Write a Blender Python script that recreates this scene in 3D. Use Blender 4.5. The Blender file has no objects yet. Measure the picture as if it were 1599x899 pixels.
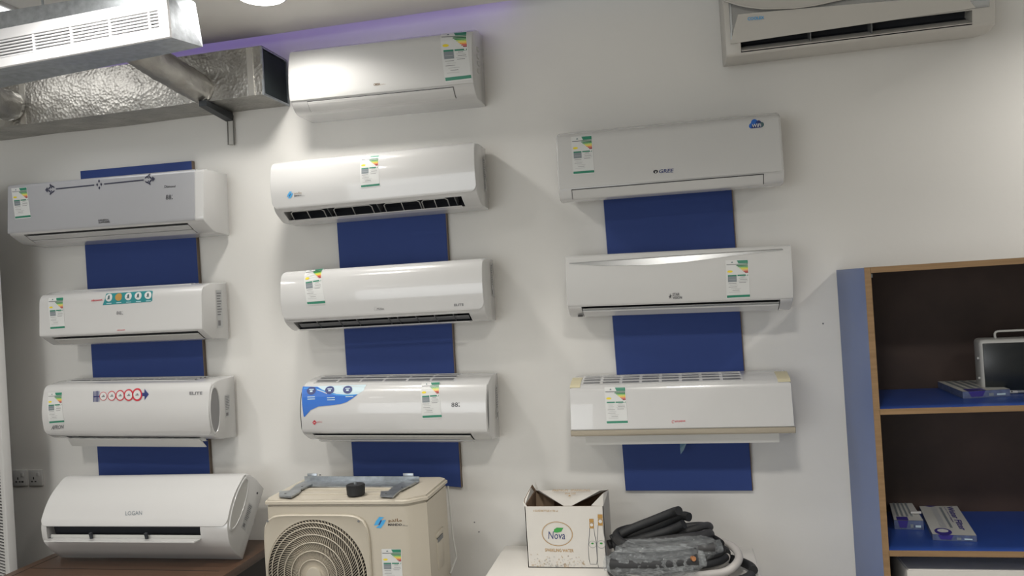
import bpy, bmesh, math, random
from mathutils import Vector, Matrix, noise
random.seed(7)
PI = math.pi
C = bpy.context.scene.collection
sc = bpy.context.scene

# ------------------------------------------------------------------ camera
F, YAW, PITCH, ROLL = 1204.13, 0.20911, 0.0065130, -0.0622380
CAM = Vector((0, 0, 1.75))
cf = Vector((-math.sin(YAW)*math.cos(PITCH), math.cos(YAW)*math.cos(PITCH), math.sin(PITCH)))
cr = Vector((math.cos(YAW), math.sin(YAW), 0)); cu = cr.cross(cf)
cr, cu = math.cos(ROLL)*cr + math.sin(ROLL)*cu, math.cos(ROLL)*cu - math.sin(ROLL)*cr
cd = bpy.data.cameras.new('camera'); cam = bpy.data.objects.new('camera', cd); C.objects.link(cam)
mw = Matrix((cr, cu, -cf)).transposed().to_4x4(); mw.translation = CAM
cam.matrix_world = mw
cd.sensor_width = 36; cd.lens = F/1599*36; cd.clip_start = .05; cd.clip_end = 60
sc.camera = cam
sc.view_settings.view_transform = 'Standard'; sc.view_settings.look = 'None'
sc.view_settings.gamma = 1; sc.view_settings.exposure = 0.14
try: sc.view_settings.use_curve_mapping = False
except Exception: pass

# ------------------------------------------------------------------ world and large lights
w = bpy.data.worlds.new('world'); sc.world = w; w.use_nodes = True
w.node_tree.nodes['Background'].inputs[0].default_value = (.8, .88, 1, 1)
w.node_tree.nodes['Background'].inputs[1].default_value = .3
LAMP_W = 12.0          # watts of each round ceiling light
def area(name, loc, size, power, color, direction, size_y=None):
    l = bpy.data.lights.new(name, 'AREA'); l.energy = power; l.color = color
    l.shape = 'RECTANGLE' if size_y else 'DISK'; l.size = size
    if size_y: l.size_y = size_y
    o = bpy.data.objects.new(name, l); C.objects.link(o); o.location = loc
    o.rotation_euler = Vector(direction).to_track_quat('-Z', 'Y').to_euler()
    return o
area('rear_fill_light', (-2.6, -3.6, 1.6), 3.0, 62, (.93, .97, 1), (0.08, 1, 0.0), 2.2)  # soft fill added behind the camera to lift the room; no window there
area('cove_light_strip', (-1.7, 3.135, 3.0), 2.2, .30, (.30, .06, 1), (0, .35, -1), .04)

def ray(px, py):
    return cf*F + cr*(px-799.5) - cu*(py-449.5)
def at(px, py, y=None, z=None, off=0.0):
    v = ray(px, py)
    t = (y-CAM.y)/v.y if y is not None else (z-CAM.z)/v.z
    return CAM + v*t

# ------------------------------------------------------------------ materials
MATS = {}
def mat(name, col, rough=.5, metal=0, bump=None, coat=0, var=0, emit=None, trans=0, alpha=1, vscale=6):
    if name in MATS: return MATS[name]
    m = bpy.data.materials.new(name); m.use_nodes = True; nt = m.node_tree; b = nt.nodes['Principled BSDF']
    b.inputs['Base Color'].default_value = (*col, 1); b.inputs['Roughness'].default_value = rough
    b.inputs['Metallic'].default_value = metal; b.inputs['Coat Weight'].default_value = coat
    b.inputs['Transmission Weight'].default_value = trans; b.inputs['Alpha'].default_value = alpha
    if emit: b.inputs['Emission Color'].default_value = (*emit[0], 1); b.inputs['Emission Strength'].default_value = emit[1]
    tc = nt.nodes.new('ShaderNodeTexCoord')
    if var:
        n = nt.nodes.new('ShaderNodeTexNoise'); n.inputs['Scale'].default_value = vscale; n.inputs['Detail'].default_value = 5
        nt.links.new(tc.outputs['Object'], n.inputs['Vector'])
        r = nt.nodes.new('ShaderNodeValToRGB'); r.color_ramp.elements[0].position = .3; r.color_ramp.elements[1].position = .7
        r.color_ramp.elements[0].color = (*[c*(1-var) for c in col], 1); r.color_ramp.elements[1].color = (*[min(1, c*(1+var*.5)) for c in col], 1)
        nt.links.new(n.outputs['Fac'], r.inputs['Fac']); nt.links.new(r.outputs['Color'], b.inputs['Base Color'])
    if bump:
        n = nt.nodes.new('ShaderNodeTexNoise'); n.inputs['Scale'].default_value = bump[0]; n.inputs['Detail'].default_value = 6
        nt.links.new(tc.outputs['Object'], n.inputs['Vector'])
        bn = nt.nodes.new('ShaderNodeBump'); bn.inputs['Strength'].default_value = bump[1]; bn.inputs['Distance'].default_value = bump[2] if len(bump) > 2 else .01
        nt.links.new(n.outputs['Fac'], bn.inputs['Height']); nt.links.new(bn.outputs['Normal'], b.inputs['Normal'])
    MATS[name] = m
    return m
def wood(name, c1, c2, rough=.4):
    m = mat(name, c1, rough); nt = m.node_tree; b = nt.nodes['Principled BSDF']
    tc = nt.nodes.new('ShaderNodeTexCoord'); mp = nt.nodes.new('ShaderNodeMapping'); mp.inputs['Scale'].default_value = (2, 30, 30)
    n = nt.nodes.new('ShaderNodeTexNoise'); n.inputs['Scale'].default_value = 2.5; n.inputs['Detail'].default_value = 8; n.inputs['Distortion'].default_value = .6
    r = nt.nodes.new('ShaderNodeValToRGB'); r.color_ramp.elements[0].color = (*c1, 1); r.color_ramp.elements[1].color = (*c2, 1)
    r.color_ramp.elements[0].position = .3; r.color_ramp.elements[1].position = .75
    nt.links.new(tc.outputs['Object'], mp.inputs[0]); nt.links.new(mp.outputs[0], n.inputs['Vector'])
    nt.links.new(n.outputs['Fac'], r.inputs['Fac']); nt.links.new(r.outputs['Color'], b.inputs['Base Color'])
    return m
M_WALL = mat('wall_paint', (.71, .70, .67), .62, bump=(35, .12, .004), var=.035, vscale=1.4)
M_CEIL = mat('ceiling_paint', (.70, .69, .66), .8)
M_WHITE = mat('gloss_white_plastic', (.54, .54, .535), .24, coat=.6)
M_WARM = mat('warm_white_plastic', (.50, .485, .45), .4)
M_SATIN = mat('satin_white_plastic', (.53, .53, .52), .55)
M_SILVERP = mat('silver_grey_panel', (.36, .365, .385), .28, coat=.5)
M_VANE = mat('vane_plastic', (.62, .62, .60), .4)
M_DARK = mat("dark_outlet", (.022, .024, .03), .8)
M_GREYD = mat('grey_interior', (.16, .165, .17), .5)
M_SEAM = mat('dark_seam', (.03, .03, .03), .6)
M_CHAMP = mat('champagne_trim', (.40, .36, .29), .35, .3)
M_SILV = mat('silver_trim', (.42, .43, .43), .25, .7)
M_BLUE = mat('blue_laminate', (.020, .048, .20), .75, var=.06, vscale=3)
M_GREYP = mat('grey_plastic', (.22, .22, .225), .4)
M_LGREYP = mat('light_grey_plastic', (.50, .50, .48), .35)
M_STEEL = mat('galvanised_steel', (.42, .45, .48), .36, .9, bump=(60, .15, .003), var=.22, vscale=40)
M_BEIGE = mat('beige_enamel', (.47, .43, .355), .4)
M_BLACK = mat('black_rubber', (.012, .013, .015), .55, bump=(90, .2, .002))
M_HOSE = mat('black_foam_hose', (.016, .017, .019), .62, bump=(120, .25, .002), var=.3, vscale=20)
M_HOSEG = mat('charcoal_foam_hose', (.045, .045, .047), .6, bump=(120, .25, .002), var=.3, vscale=20)
M_HOSEW = mat('pale_grey_hose', (.50, .48, .46), .5)
M_FILM = mat('clear_film', (.60, .64, .66), .06, alpha=.15, bump=(38, 1.0, .035))
M_CARD = mat('white_card', (.62, .60, .56), .6, var=.03)
M_KRAFT = mat('kraft_board', (.20, .13, .08), .85, var=.2, vscale=30)
M_EDGE = wood('edge_band', (.20, .12, .055), (.27, .17, .085), .5)
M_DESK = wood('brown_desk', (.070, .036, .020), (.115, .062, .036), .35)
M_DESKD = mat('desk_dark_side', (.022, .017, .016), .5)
M_CBLUE = mat('cabinet_blue_side', (.085, .14, .33), .35, var=.08, vscale=3)
M_CIN = mat('cabinet_brown_back', (.050, .030, .024), .6, var=.35, vscale=4)
M_SHELF = mat('shelf_blue', (.022, .062, .27), .35, var=.08)
M_TABLE = mat('white_table', (.70, .68, .64), .4)
P = dict(lwhite=mat('label_white', (.60, .61, .60), .4), green=mat('label_green', (.02, .20, .12), .35), dgreen=mat('label_dark_green', (.01, .13, .04), .35),
    mgreen=mat('label_mid_green', (.04, .28, .06), .35), lime=mat('label_lime', (.40, .55, .06), .35), yellow=mat('label_yellow', (.75, .60, .03), .35),
    orange=mat('label_orange', (.75, .30, .03), .35), red=mat('label_red', (.50, .03, .02), .35), dred=mat('label_dark_red', (.28, .01, .01), .35),
    grey=mat('label_grey', (.20, .23, .25), .35), slate=mat('label_slate', (.06, .12, .13), .35), ink=mat('ink_black', (.03, .03, .035), .45), lgrey=mat('label_light_grey', (.42, .43, .43), .4),
    teal=mat('print_teal', (.02, .22, .24), .3), gold=mat('print_gold', (.42, .24, .06), .4), blue=mat('print_blue', (.02, .13, .50), .3), navy=mat('print_navy', (.025, .04, .16), .35),
    sky=mat('print_sky', (.06, .36, .70), .35), ice=mat('print_ice_blue', (.50, .63, .68), .3), brown=mat('print_brown', (.20, .12, .05), .45), leaf=mat('print_leaf_green', (.03, .30, .05), .4),
    mred=mat('print_red', (.50, .03, .05), .35), tgrey=mat('print_grey', (.16, .16, .17), .45), orn=mat('print_ornament', (.03, .032, .06), .4), violet=mat('print_violet', (.04, .03, .22), .4))

# ------------------------------------------------------------------ object helpers
def link(o, parent=None):
    C.objects.link(o)
    if parent is not None: o.parent = parent
    return o
def mesh_obj(name, verts, faces, mats, parent=None, fmat=None, smooth=None):
    me = bpy.data.meshes.new(name); me.from_pydata([tuple(v) for v in verts], [], faces)
    if not isinstance(mats, (list, tuple)): mats = [mats]
    for m in mats: me.materials.append(m)
    if fmat:
        for p, i in zip(me.polygons, fmat): p.material_index = i
    me.update()
    if smooth:
        for p in me.polygons: p.use_smooth = True
        me.set_sharp_from_angle(angle=math.radians(smooth))
    return link(bpy.data.objects.new(name, me), parent)
def bm_obj(name, bm, mats, parent=None, smooth=None):
    bmesh.ops.recalc_face_normals(bm, faces=bm.faces)
    me = bpy.data.meshes.new(name); bm.to_mesh(me); bm.free()
    if not isinstance(mats, (list, tuple)): mats = [mats]
    for m in mats: me.materials.append(m)
    if smooth:
        for p in me.polygons: p.use_smooth = True
        me.set_sharp_from_angle(angle=math.radians(smooth))
    return link(bpy.data.objects.new(name, me), parent)
def bx(bm, x0, x1, y0, y1, z0, z1, r=0, seg=2, mi=0):
    res = bmesh.ops.create_cube(bm, size=1)
    for v in res['verts']:
        v.co = Vector(((x0+x1)/2 + v.co.x*(x1-x0), (y0+y1)/2 + v.co.y*(y1-y0), (z0+z1)/2 + v.co.z*(z1-z0)))
    fs = {f for v in res['verts'] for f in v.link_faces}
    for f in fs: f.material_index = mi
    if r:
        es = list({e for v in res['verts'] for e in v.link_edges})
        bmesh.ops.bevel(bm, geom=es, offset=r, segments=seg, affect='EDGES', profile=.5)
def box(name, x0, x1, y0, y1, z0, z1, m, parent=None, r=0, seg=2):
    bm = bmesh.new(); bx(bm, x0, x1, y0, y1, z0, z1, r, seg)
    return bm_obj(name, bm, m, parent, 40 if r else None)
def hexa(bm, pts):
    """eight points: front TL TR BR BL, back TL TR BR BL"""
    v = [bm.verts.new(p) for p in pts]
    for f in ((0, 1, 2, 3), (5, 4, 7, 6), (4, 0, 3, 7), (1, 5, 6, 2), (4, 5, 1, 0), (3, 2, 6, 7)): bm.faces.new([v[i] for i in f])
def empty(name, label, cat, loc, group=None, rot=(0, 0, 0)):
    o = bpy.data.objects.new(name, None); o.location = loc; o.rotation_euler = rot; o.empty_display_size = .05
    C.objects.link(o); o['label'] = label; o['category'] = cat
    if group: o['group'] = group
    return o
def tag(o, label, cat, group=None):
    o['label'] = label; o['category'] = cat
    if group: o['group'] = group
    return o
def struct(o): o['kind'] = 'structure'; return o
def local(root, p):  # world point to the frame of an unrotated or rotated root
    return root.matrix_basis.inverted() @ Vector(p)
def smooth_path(pts, n=8, closed=False):
    out = []; N = len(pts)
    rng = range(N) if closed else range(N-1)
    for i in rng:
        p0 = pts[(i-1) % N] if closed or i > 0 else pts[0]; p1 = pts[i]; p2 = pts[(i+1) % N]
        p3 = pts[(i+2) % N] if closed or i+2 < N else pts[-1]
        for k in range(n):
            t = k/n
            out.append(.5*((2*p1)+(-p0+p2)*t+(2*p0-5*p1+4*p2-p3)*t*t+(-p0+3*p1-3*p2+p3)*t**3))
    if not closed: out.append(pts[-1].copy())
    return out
def tube(bm, pts, r, seg=12, closed=False, caps=True, rfun=None):
    n = len(pts); rings = []; up = None
    for i, p in enumerate(pts):
        a = pts[(i-1) % n] if closed or i > 0 else pts[0]; b = pts[(i+1) % n] if closed or i < n-1 else pts[-1]
        t = (b-a).normalized()
        if up is None: up = t.orthogonal().normalized()
        up = (up - t*up.dot(t)).normalized(); s = t.cross(up)
        ring = []
        for k in range(seg):
            th = 2*PI*k/seg; rr = r if rfun is None else r*rfun(i, th, p)
            ring.append(bm.verts.new(p + (up*math.cos(th)+s*math.sin(th))*rr))
        rings.append(ring)
    for i in range(n if closed else n-1):
        A, B = rings[i], rings[(i+1) % n]
        for k in range(seg): bm.faces.new((A[k], A[(k+1) % seg], B[(k+1) % seg], B[k]))
    if caps and not closed: bm.faces.new(rings[0][::-1]); bm.faces.new(rings[-1])
def disc_prism(bm, c, axis, r, h, seg=32, r2=None):
    axis = Vector(axis).normalized(); u = axis.orthogonal().normalized(); v = axis.cross(u); c = Vector(c)
    A = [bm.verts.new(c+(u*math.cos(2*PI*k/seg)+v*math.sin(2*PI*k/seg))*r) for k in range(seg)]
    B = [bm.verts.new(c+axis*h+(u*math.cos(2*PI*k/seg)+v*math.sin(2*PI*k/seg))*(r2 or r)) for k in range(seg)]
    for k in range(seg): bm.faces.new((A[k], A[(k+1) % seg], B[(k+1) % seg], B[k]))
    bm.faces.new(A[::-1]); bm.faces.new(B)

# ------------------------------------------------------------------ flat print: polygons in a unit frame mapped on a surface
TEXT = {}
def text_mesh(s, bold=0.0, shear=0.0):
    key = (s, bold, shear)
    if key in TEXT: return TEXT[key]
    cv = bpy.data.curves.new('lettering', 'FONT'); cv.body = s; cv.resolution_u = 2; cv.offset = bold; cv.shear = shear
    o = bpy.data.objects.new('lettering', cv); C.objects.link(o)
    dg = bpy.context.evaluated_depsgraph_get(); me = bpy.data.meshes.new_from_object(o.evaluated_get(dg))
    vs = [v.co.copy() for v in me.vertices]; fs = [tuple(p.vertices) for p in me.polygons]
    bpy.data.objects.remove(o); bpy.data.curves.remove(cv); bpy.data.meshes.remove(me)
    xs = [v.x for v in vs]; ys = [v.y for v in vs]; x0, x1, y0, y1 = min(xs), max(xs), min(ys), max(ys)
    TEXT[key] = ([((v.x-x0)/(x1-x0), (v.y-y0)/(y1-y0)) for v in vs], fs)
    return TEXT[key]
class Print:
    def __init__(s): s.items = []       # (verts uv, faces, mat key, layer)
    def poly(s, pts, m, L=1): s.items.append((list(pts), [tuple(range(len(pts)))], m, L)); return s
    def rect(s, u0, u1, v0, v1, m, L=1): return s.poly([(u0, v0), (u1, v0), (u1, v1), (u0, v1)], m, L)
    def text(s, t, u0, u1, v0, v1, m, L=2, bold=0.0, shear=0.0):
        vs, fs = text_mesh(t, bold, shear)
        s.items.append(([(u0+(u1-u0)*a, v0+(v1-v0)*b) for a, b in vs], fs, m, L)); return s
    def ellipse(s, cu_, cv_, ru, rv, m, L=1, n=28): return s.poly([(cu_+ru*math.cos(2*PI*k/n), cv_+rv*math.sin(2*PI*k/n)) for k in range(n)], m, L)
    def ring(s, cu_, cv_, ru, rv, t, m, L=1, n=32, a0=0, a1=2*PI):
        vs = []; fs = []
        for k in range(n+1):
            a = a0+(a1-a0)*k/n
            vs += [(cu_+ru*math.cos(a), cv_+rv*math.sin(a)), (cu_+ru*(1-t)*math.cos(a), cv_+rv*(1-t)*math.sin(a))]
        for k in range(n): fs.append((2*k, 2*k+2, 2*k+3, 2*k+1))
        s.items.append((vs, fs, m, L)); return s
    def line(s, pts, wu, m, L=1, asp=1.0):
        vs = []; fs = []
        for i, p in enumerate(pts):
            a = pts[max(0, i-1)]; b = pts[min(len(pts)-1, i+1)]
            dx, dy = (b[0]-a[0])*asp, b[1]-a[1]; l = math.hypot(dx, dy) or 1
            vs += [(p[0]-dy/l*wu/asp, p[1]+dx/l*wu), (p[0]+dy/l*wu/asp, p[1]-dx/l*wu)]
        for i in range(len(pts)-1): fs.append((2*i, 2*i+1, 2*i+3, 2*i+2))
        s.items.append((vs, fs, m, L)); return s
    def build(s, name, fmap, parent, base=.0008, step=.0004, label=None, cuts=0):
        V = []; Fc = []; fm = []; keys = []
        for vs, fs, m, L in s.items:
            if m not in keys: keys.append(m)
            vv = [q[1] for q in vs]
            if cuts and max(vv)-min(vv) > 1/cuts:
                b_ = bmesh.new(); bv = [b_.verts.new((u, v, 0)) for u, v in vs]
                for f in fs:
                    try: b_.faces.new([bv[i] for i in f])
                    except ValueError: pass
                bmesh.ops.triangulate(b_, faces=[f for f in b_.faces if len(f.verts) > 4])
                for k in range(1, cuts): bmesh.ops.bisect_plane(b_, geom=list(b_.verts)+list(b_.edges)+list(b_.faces), plane_co=(0, k/cuts, 0), plane_no=(0, 1, 0), dist=1e-6)
                b_.verts.index_update(); vs = [(q.co.x, q.co.y) for q in b_.verts]; fs = [tuple(q.index for q in f.verts) for f in b_.faces]; b_.free()
            o = len(V); V += [fmap(u, v, base+step*L) for u, v in vs]
            for f in fs: Fc.append(tuple(o+i for i in f)); fm.append(keys.index(m))
        ob = mesh_obj(name, V, Fc, [P[k] if k in P else MATS[k] for k in keys], parent, fm)
        if label: ob['label'] = label
        return ob
def energy_print(style=0):
    p = Print(); p.rect(0, 1, 0, 1, 'lwhite', 0)
    p.poly([(.50, .985), (.985, .985), (.985, .90), (.57, .90)], 'green')
    p.rect(.04, .5, .872, .89, 'tgrey'); p.rect(.5, .98, .872, .89, 'dgreen')
    p.poly([(.24, .925), (.34, .925), (.29, .965)], 'slate')
    cols = ['dgreen', 'mgreen', 'lime', 'yellow', 'orange', 'red', 'dred']
    for i, c in enumerate(cols):
        v = .835-i*.031; p.poly([(.46+i*.06, v+.012), (.49+i*.06, v+.024), (.975, v+.024), (.975, v), (.49+i*.06, v)], c)
    p.ellipse(.18, .70, .12, .030, 'yellow')
    p.rect(.08, .46, .575, .61, 'green'); p.rect(.50, .96, .575, .61, 'green'); p.ellipse(.9, .60, .045, .02, 'lwhite', 2)
    if style == 0: p.rect(.08, .46, .43, .575, 'grey'); p.rect(.12, .42, .49, .497, 'lgrey', 2)
    else:
        for k in range(4): p.rect(.14, .40-.04*(k % 2), .54-k*.035, .548-k*.035, 'lgrey')
    for k, (a, b) in enumerate([(.62, .82), (.56, .9), (.6, .92), (.52, .94), (.56, .86)]): p.rect(a, b, .545-k*.035, .555-k*.035, 'tgrey' if k % 2 == 0 else 'lgrey')
    for k, (a, b) in enumerate([(.1, .44), (.16, .5), (.1, .46), (.2, .62), (.26, .56), (.12, .58)]): p.rect(a, b, .385-k*.045, .394-k*.045, 'lgrey' if k % 2 else 'tgrey')
    p.rect(.02, 1, .025, .085, 'green')
    return p

# ------------------------------------------------------------------ room shell
YW, ZC = 3.2, 2.94
struct(box('wall_back', -4.4, 3.2, YW, YW+.12, 0, 3.3, M_WALL))
struct(box('wall_left', -4.52, -4.4, -4, YW+.12, 0, 3.3, M_WALL))
struct(box('wall_right', 3.2, 3.32, -4, YW+.12, 0, 3.3, M_WALL))
struct(box('wall_front', -4.4, 3.2, -4.12, -4, 0, 3.3, M_WALL))
struct(box('floor', -4.52, 3.32, -4.12, YW+.12, -.1, 0, mat('floor_tile', (.48, .46, .43), .3, var=.1)))
struct(box('ceiling', -4.4, 3.2, -4, 3.08, ZC, ZC+.06, M_CEIL))
struct(box('trim_1', -4.4, 3.2, 3.08, YW, 3.2, 3.26, M_CEIL))   # back of the light cove

def ceiling_light(x, y, label, watts=LAMP_W):
    t = empty('ceiling_light', label, 'light', (x, y, ZC), 'round downlights in the ceiling')
    bm = bmesh.new(); disc_prism(bm, (0, 0, -.012), (0, 0, 1), .098, .012, 40, .104); bm_obj('trim_ring', bm, M_WHITE, t, 40)
    bm = bmesh.new(); disc_prism(bm, (0, 0, -.016), (0, 0, 1), .086, .004, 40); bm_obj('diffuser', bm, mat('lit_diffuser', (1, 1, 1), .5, emit=((1, .98, .95), 12)), t)
    l = area('lamp', (0, 0, -.02), .17 if y > 2.3 else .30, watts, (1, .96, .90), (0, 0, -1)); l.parent = t; l.data.spread = math.radians(140)
    return t
ceiling_light(-1.46, 2.66, 'round white downlight glowing at the top edge of the photo', LAMP_W*.6)
for x, y, k, d in [(1.95, 2.62, 1.15, 'beyond the right edge above the cabinet'), (-1.75, 1.86, .75, 'in front of the slotted grille box'), (.05, .95, 2.1, 'straight in front of the right column'), (-2.9, 1.0, 1.5, 'toward the left wall, front row'), (1.9, .9, .9, 'toward the right wall, front row'),
                   (-.6, -1.2, .8, 'over the middle of the shop floor'), (-3.0, -1.2, .8, 'over the shop floor at the left')]:
    ceiling_light(x, y, 'round white downlight outside the view, '+d, LAMP_W*k)
# square light panel by the return grille
t = empty('light_panel', 'bright white ceiling light panel cut off at the top left corner', 'light', (-2.66, 2.56, ZC))
box('frame', -.3, .3, -.3, .3, -.012, 0, M_WHITE, t); box('diffuser', -.28, .28, -.28, .28, -.016, -.012, mat('panel_diffuser', (1, 1, 1), .5, emit=((1, 1, 1), 1.6)), t)
l = area('lamp', (0, 0, -.02), .5, 1.2, (1, .97, .93), (0, 0, -1), .5); l.parent = t

# ------------------------------------------------------------------ blue strips
def strip(px, label, thick=.018):
    P4 = [at(*q, y=YW-.001-thick) for q in px]   # TL TR BR BL
    base = (P4[2]+P4[3])/2
    t = empty('blue_board', label, 'board', base, 'blue mounting boards on the wall')
    bm = bmesh.new(); back = [Vector((p.x, YW-.001, p.z)) for p in P4]
    hexa(bm, [p-base for p in P4+back]); bmesh.ops.bevel(bm, geom=list(bm.edges), offset=.0015, segments=1, affect='EDGES')
    bm_obj('panel', bm, M_BLUE, t)
    bm = bmesh.new(); a, b = P4[1]-base, P4[2]-base   # worn raw edge on the right
    hexa(bm, [a+Vector((0, -.001, 0)), a+Vector((.0035, -.001, 0)), b+Vector((.0035, -.001, 0)), b+Vector((0, -.001, 0)),
              a+Vector((0, thick-.0005, 0)), a+Vector((.0035, thick-.0005, 0)), b+Vector((.0035, thick-.0005, 0)), b+Vector((0, thick-.0005, 0))])
    bm_obj('edge_band', bm, mat('raw_board_edge', (.15, .115, .09), .7), t)
    return t
strip([(125, 267), (299, 251), (331, 790), (157, 790)], 'tall blue board behind the left column of wall units')
strip([(520, 262), (691, 250), (720, 761), (552, 745)], 'tall blue board behind the middle column of wall units')
strip([(938, 260), (1140, 262), (1175, 766), (977, 766)], 'blue board hanging lowest behind the right column of wall units')

# ------------------------------------------------------------------ wall mounted air conditioners
def round_poly(raw, n=6):
    out = []
    for i, p in enumerate(raw):
        r = p[2] if len(p) > 2 else 0; b = Vector(p[:2])
        if r == 0 or i in (0, len(raw)-1): out.append(b); continue
        a = Vector(raw[i-1][:2]); c = Vector(raw[i+1][:2]); u = (a-b); v = (c-b)
        r = min(r, u.length*.48, v.length*.48); s = b+u.normalized()*r; e = b+v.normalized()*r
        for k in range(n+1):
            t = k/n; out.append(s*(1-t)**2+b*2*t*(1-t)+e*t*t)
    return out
class AC:
    def __init__(s, label, x0, x1, z0, tilt, raw, lean=0, yb=3.2-.0195, body=None, group='split air conditioner units on display'):
        s.W = x1-x0; s.h = s.W/2; s.path = round_poly(raw); s.cum = [0]
        for a, b in zip(s.path, s.path[1:]): s.cum.append(s.cum[-1]+(b-a).length)
        s.root = empty('air_conditioner', label, 'air conditioner', ((x0+x1)/2, yb, z0), group, (-math.radians(lean), math.radians(-tilt), 0))
        s.mx = s.root.matrix_basis.copy() if False else Matrix.LocRotScale(s.root.location, s.root.rotation_euler, None)
        s.inv = s.mx.inverted(); s.bodymat = body or M_WHITE; s.shell = .004
    def pos(s, x, q, off=0):
        q = max(0, min(s.cum[-1], q)); i = 0
        while i < len(s.cum)-2 and s.cum[i+1] < q: i += 1
        a, b = s.path[i], s.path[i+1]; d = b-a; L = d.length or 1e-9; t = (q-s.cum[i])/L; p = a+d*t
        # smoothed normal
        def nrm(k): dd = (s.path[k+1]-s.path[k]).normalized(); return Vector((dd.y, -dd.x))
        n = nrm(i)
        if t > .5 and i+2 < len(s.path): n = n*(1.5-t)+nrm(i+1)*(t-.5)
        elif t < .5 and i > 0: n = n*(.5+t)+nrm(i-1)*(.5-t)
        n.normalize(); return Vector((x, p.x+n.x*off, p.y+n.y*off))
    def q_of(s, y, z):   # arc position of nearest profile point
        best = (9, 0)
        for i in range(len(s.path)-1):
            a, b = s.path[i], s.path[i+1]; d = b-a; t = max(0, min(1, (Vector((y, z))-a).dot(d)/max(d.length_squared, 1e-12)))
            e = (a+d*t-Vector((y, z))).length
            if e < best[0]: best = (e, s.cum[i]+d.length*t)
        return best[1]
    def px(s, px_, py_):
        o = s.inv @ CAM; d = (s.inv.to_3x3() @ ray(px_, py_)).normalized(); best = None
        for i in range(len(s.path)-1):
            a, b = s.path[i], s.path[i+1]; e = b-a
            # o.yz + t d.yz = a + w e
            det = d.y*(-e.y)-d.z*(-e.x)
            if abs(det) < 1e-9: continue
            rx, rz = a.x-o.y, a.y-o.z
            t = (rx*(-e.y)-rz*(-e.x))/det; wv = (d.y*rz-d.z*rx)/det
            if -.02 <= wv <= 1.02 and t > 0 and (best is None or t < best[0]): best = (t, o.x+t*d.x, s.cum[i]+max(0, min(1, wv))*e.length)
        if best is None:   # silhouette miss: nearest by plane of the front
            t = (min(p.x for p in s.path)-o.y)/d.y; q = o+d*t; return (q.x, s.q_of(q.y, q.z))
        return best[1], best[2]
    def quad(s, TL, TR, BR, BL, extra=0):
        c = [s.px(*q) for q in (TL, TR, BR, BL)]; sh = s.shell
        def f(u, v, off):
            x = (1-v)*((1-u)*c[3][0]+u*c[2][0])+v*((1-u)*c[0][0]+u*c[1][0]); q = (1-v)*((1-u)*c[3][1]+u*c[2][1])+v*((1-u)*c[0][1]+u*c[1][1])
            return s.pos(x, q, sh+extra+off)
        return f
    def build_body(s, notch=None, nx=None, depth=.05, ndark=True):
        """body: end pieces full, middle cut by the outlet notch (two profile points)"""
        V = []; Fc = []; fm = []
        def prism(poly, dark, xs, ins):
            rings = []
            for x, ii in zip(xs, ins):
                o = len(V); n = len(poly)
                for k, p in enumerate(poly):
                    a = poly[k-1]; b = poly[(k+1) % n]; d = (b-a); nn = Vector((-d.y, d.x))
                    if nn.length: nn.normalize()
                    q = p+nn*ii if ii else p
                    V.append(Vector((x, q.x, q.y)))
                rings.append(o)
            n = len(poly)
            for a, b in zip(rings, rings[1:]):
                for k in range(n):
                    k2 = (k+1) % n; Fc.append((a+k, b+k, b+k2, a+k2)); fm.append(1 if k in dark else 0)
            Fc.append(tuple(rings[0]+k for k in range(n))); fm.append(0)
            Fc.append(tuple(rings[-1]+k for k in range(n))[::-1]); fm.append(0)
        full = list(s.path); h = s.h
        if not notch: prism(full, (), [-h, -h+.002, -h+.007, h-.007, h-.002, h], [.006, .002, 0, 0, .002, .006])
        else:
            qa, qb = s.q_of(*notch[0]), s.q_of(*notch[1])
            A = s.pos(0, qa); B = s.pos(0, qb); A = Vector((A.y, A.z)); B = Vector((B.y, B.z))
            pre = [p for p, c in zip(s.path, s.cum) if c < qa-1e-5]; post = [p for p, c in zip(s.path, s.cum) if c > qb+1e-5]
            inn = Vector((.8, .6)); inn = Vector((depth, depth*.55))
            mid = pre+[A, A+inn*1.0, A*.2+B*.8+inn*1.15, B]+post; i0 = len(pre)
            s.A, s.B, s.inn = A, B, inn
            prism(full, (), [-h, -h+.002, -h+.007, nx[0]], [.006, .002, 0, 0]); prism(mid, (i0, i0+1, i0+2), [nx[0], nx[1]], [0, 0]); prism(full, (), [nx[1], h-.007, h-.002, h], [0, 0, .002, .006])
        ob = mesh_obj('casing', V, Fc, [s.bodymat, M_DARK if ndark else M_GREYD], s.root, fm, smooth=32)
        return ob
    def panel(s, a, b, m=None, x0=None, x1=None, rc=(0, 0), t=None, name='front_panel', off=0, curve=None):
        """shell plate between two profile points; rc = corner radii top, bottom"""
        t = t or s.shell; x0 = -s.h if x0 is None else x0; x1 = s.h if x1 is None else x1
        qa, qb = s.q_of(*a), s.q_of(*b); qs = sorted(set([qa, qb]+[c for c in s.cum if qa < c < qb]+[qa+rc[0]*(1-math.cos(k*PI/12)) for k in range(7) if rc[0]]+[qb-rc[1]*(1-math.cos(k*PI/12)) for k in range(7) if rc[1]]))
        V = []; Fc = []; e = .0015
        for q in qs:
            ins = 0
            if rc[0] and q-qa < rc[0]: r = rc[0]; ins = r-math.sqrt(max(0, r*r-(r-(q-qa))**2))
            if rc[1] and qb-q < rc[1]: r = rc[1]; ins = max(ins, r-math.sqrt(max(0, r*r-(r-(qb-q))**2)))
            X0, X1 = x0+ins, x1-ins
            qq = min(max(q, qa+e*.7), qb-e*.7)
            V += [s.pos(X0, q, off-.001), s.pos(X0, q, off+t-e), s.pos(X0+e, qq, off+t), s.pos(X1-e, qq, off+t), s.pos(X1, q, off+t-e), s.pos(X1, q, off-.001)]
        n = len(qs)
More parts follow.
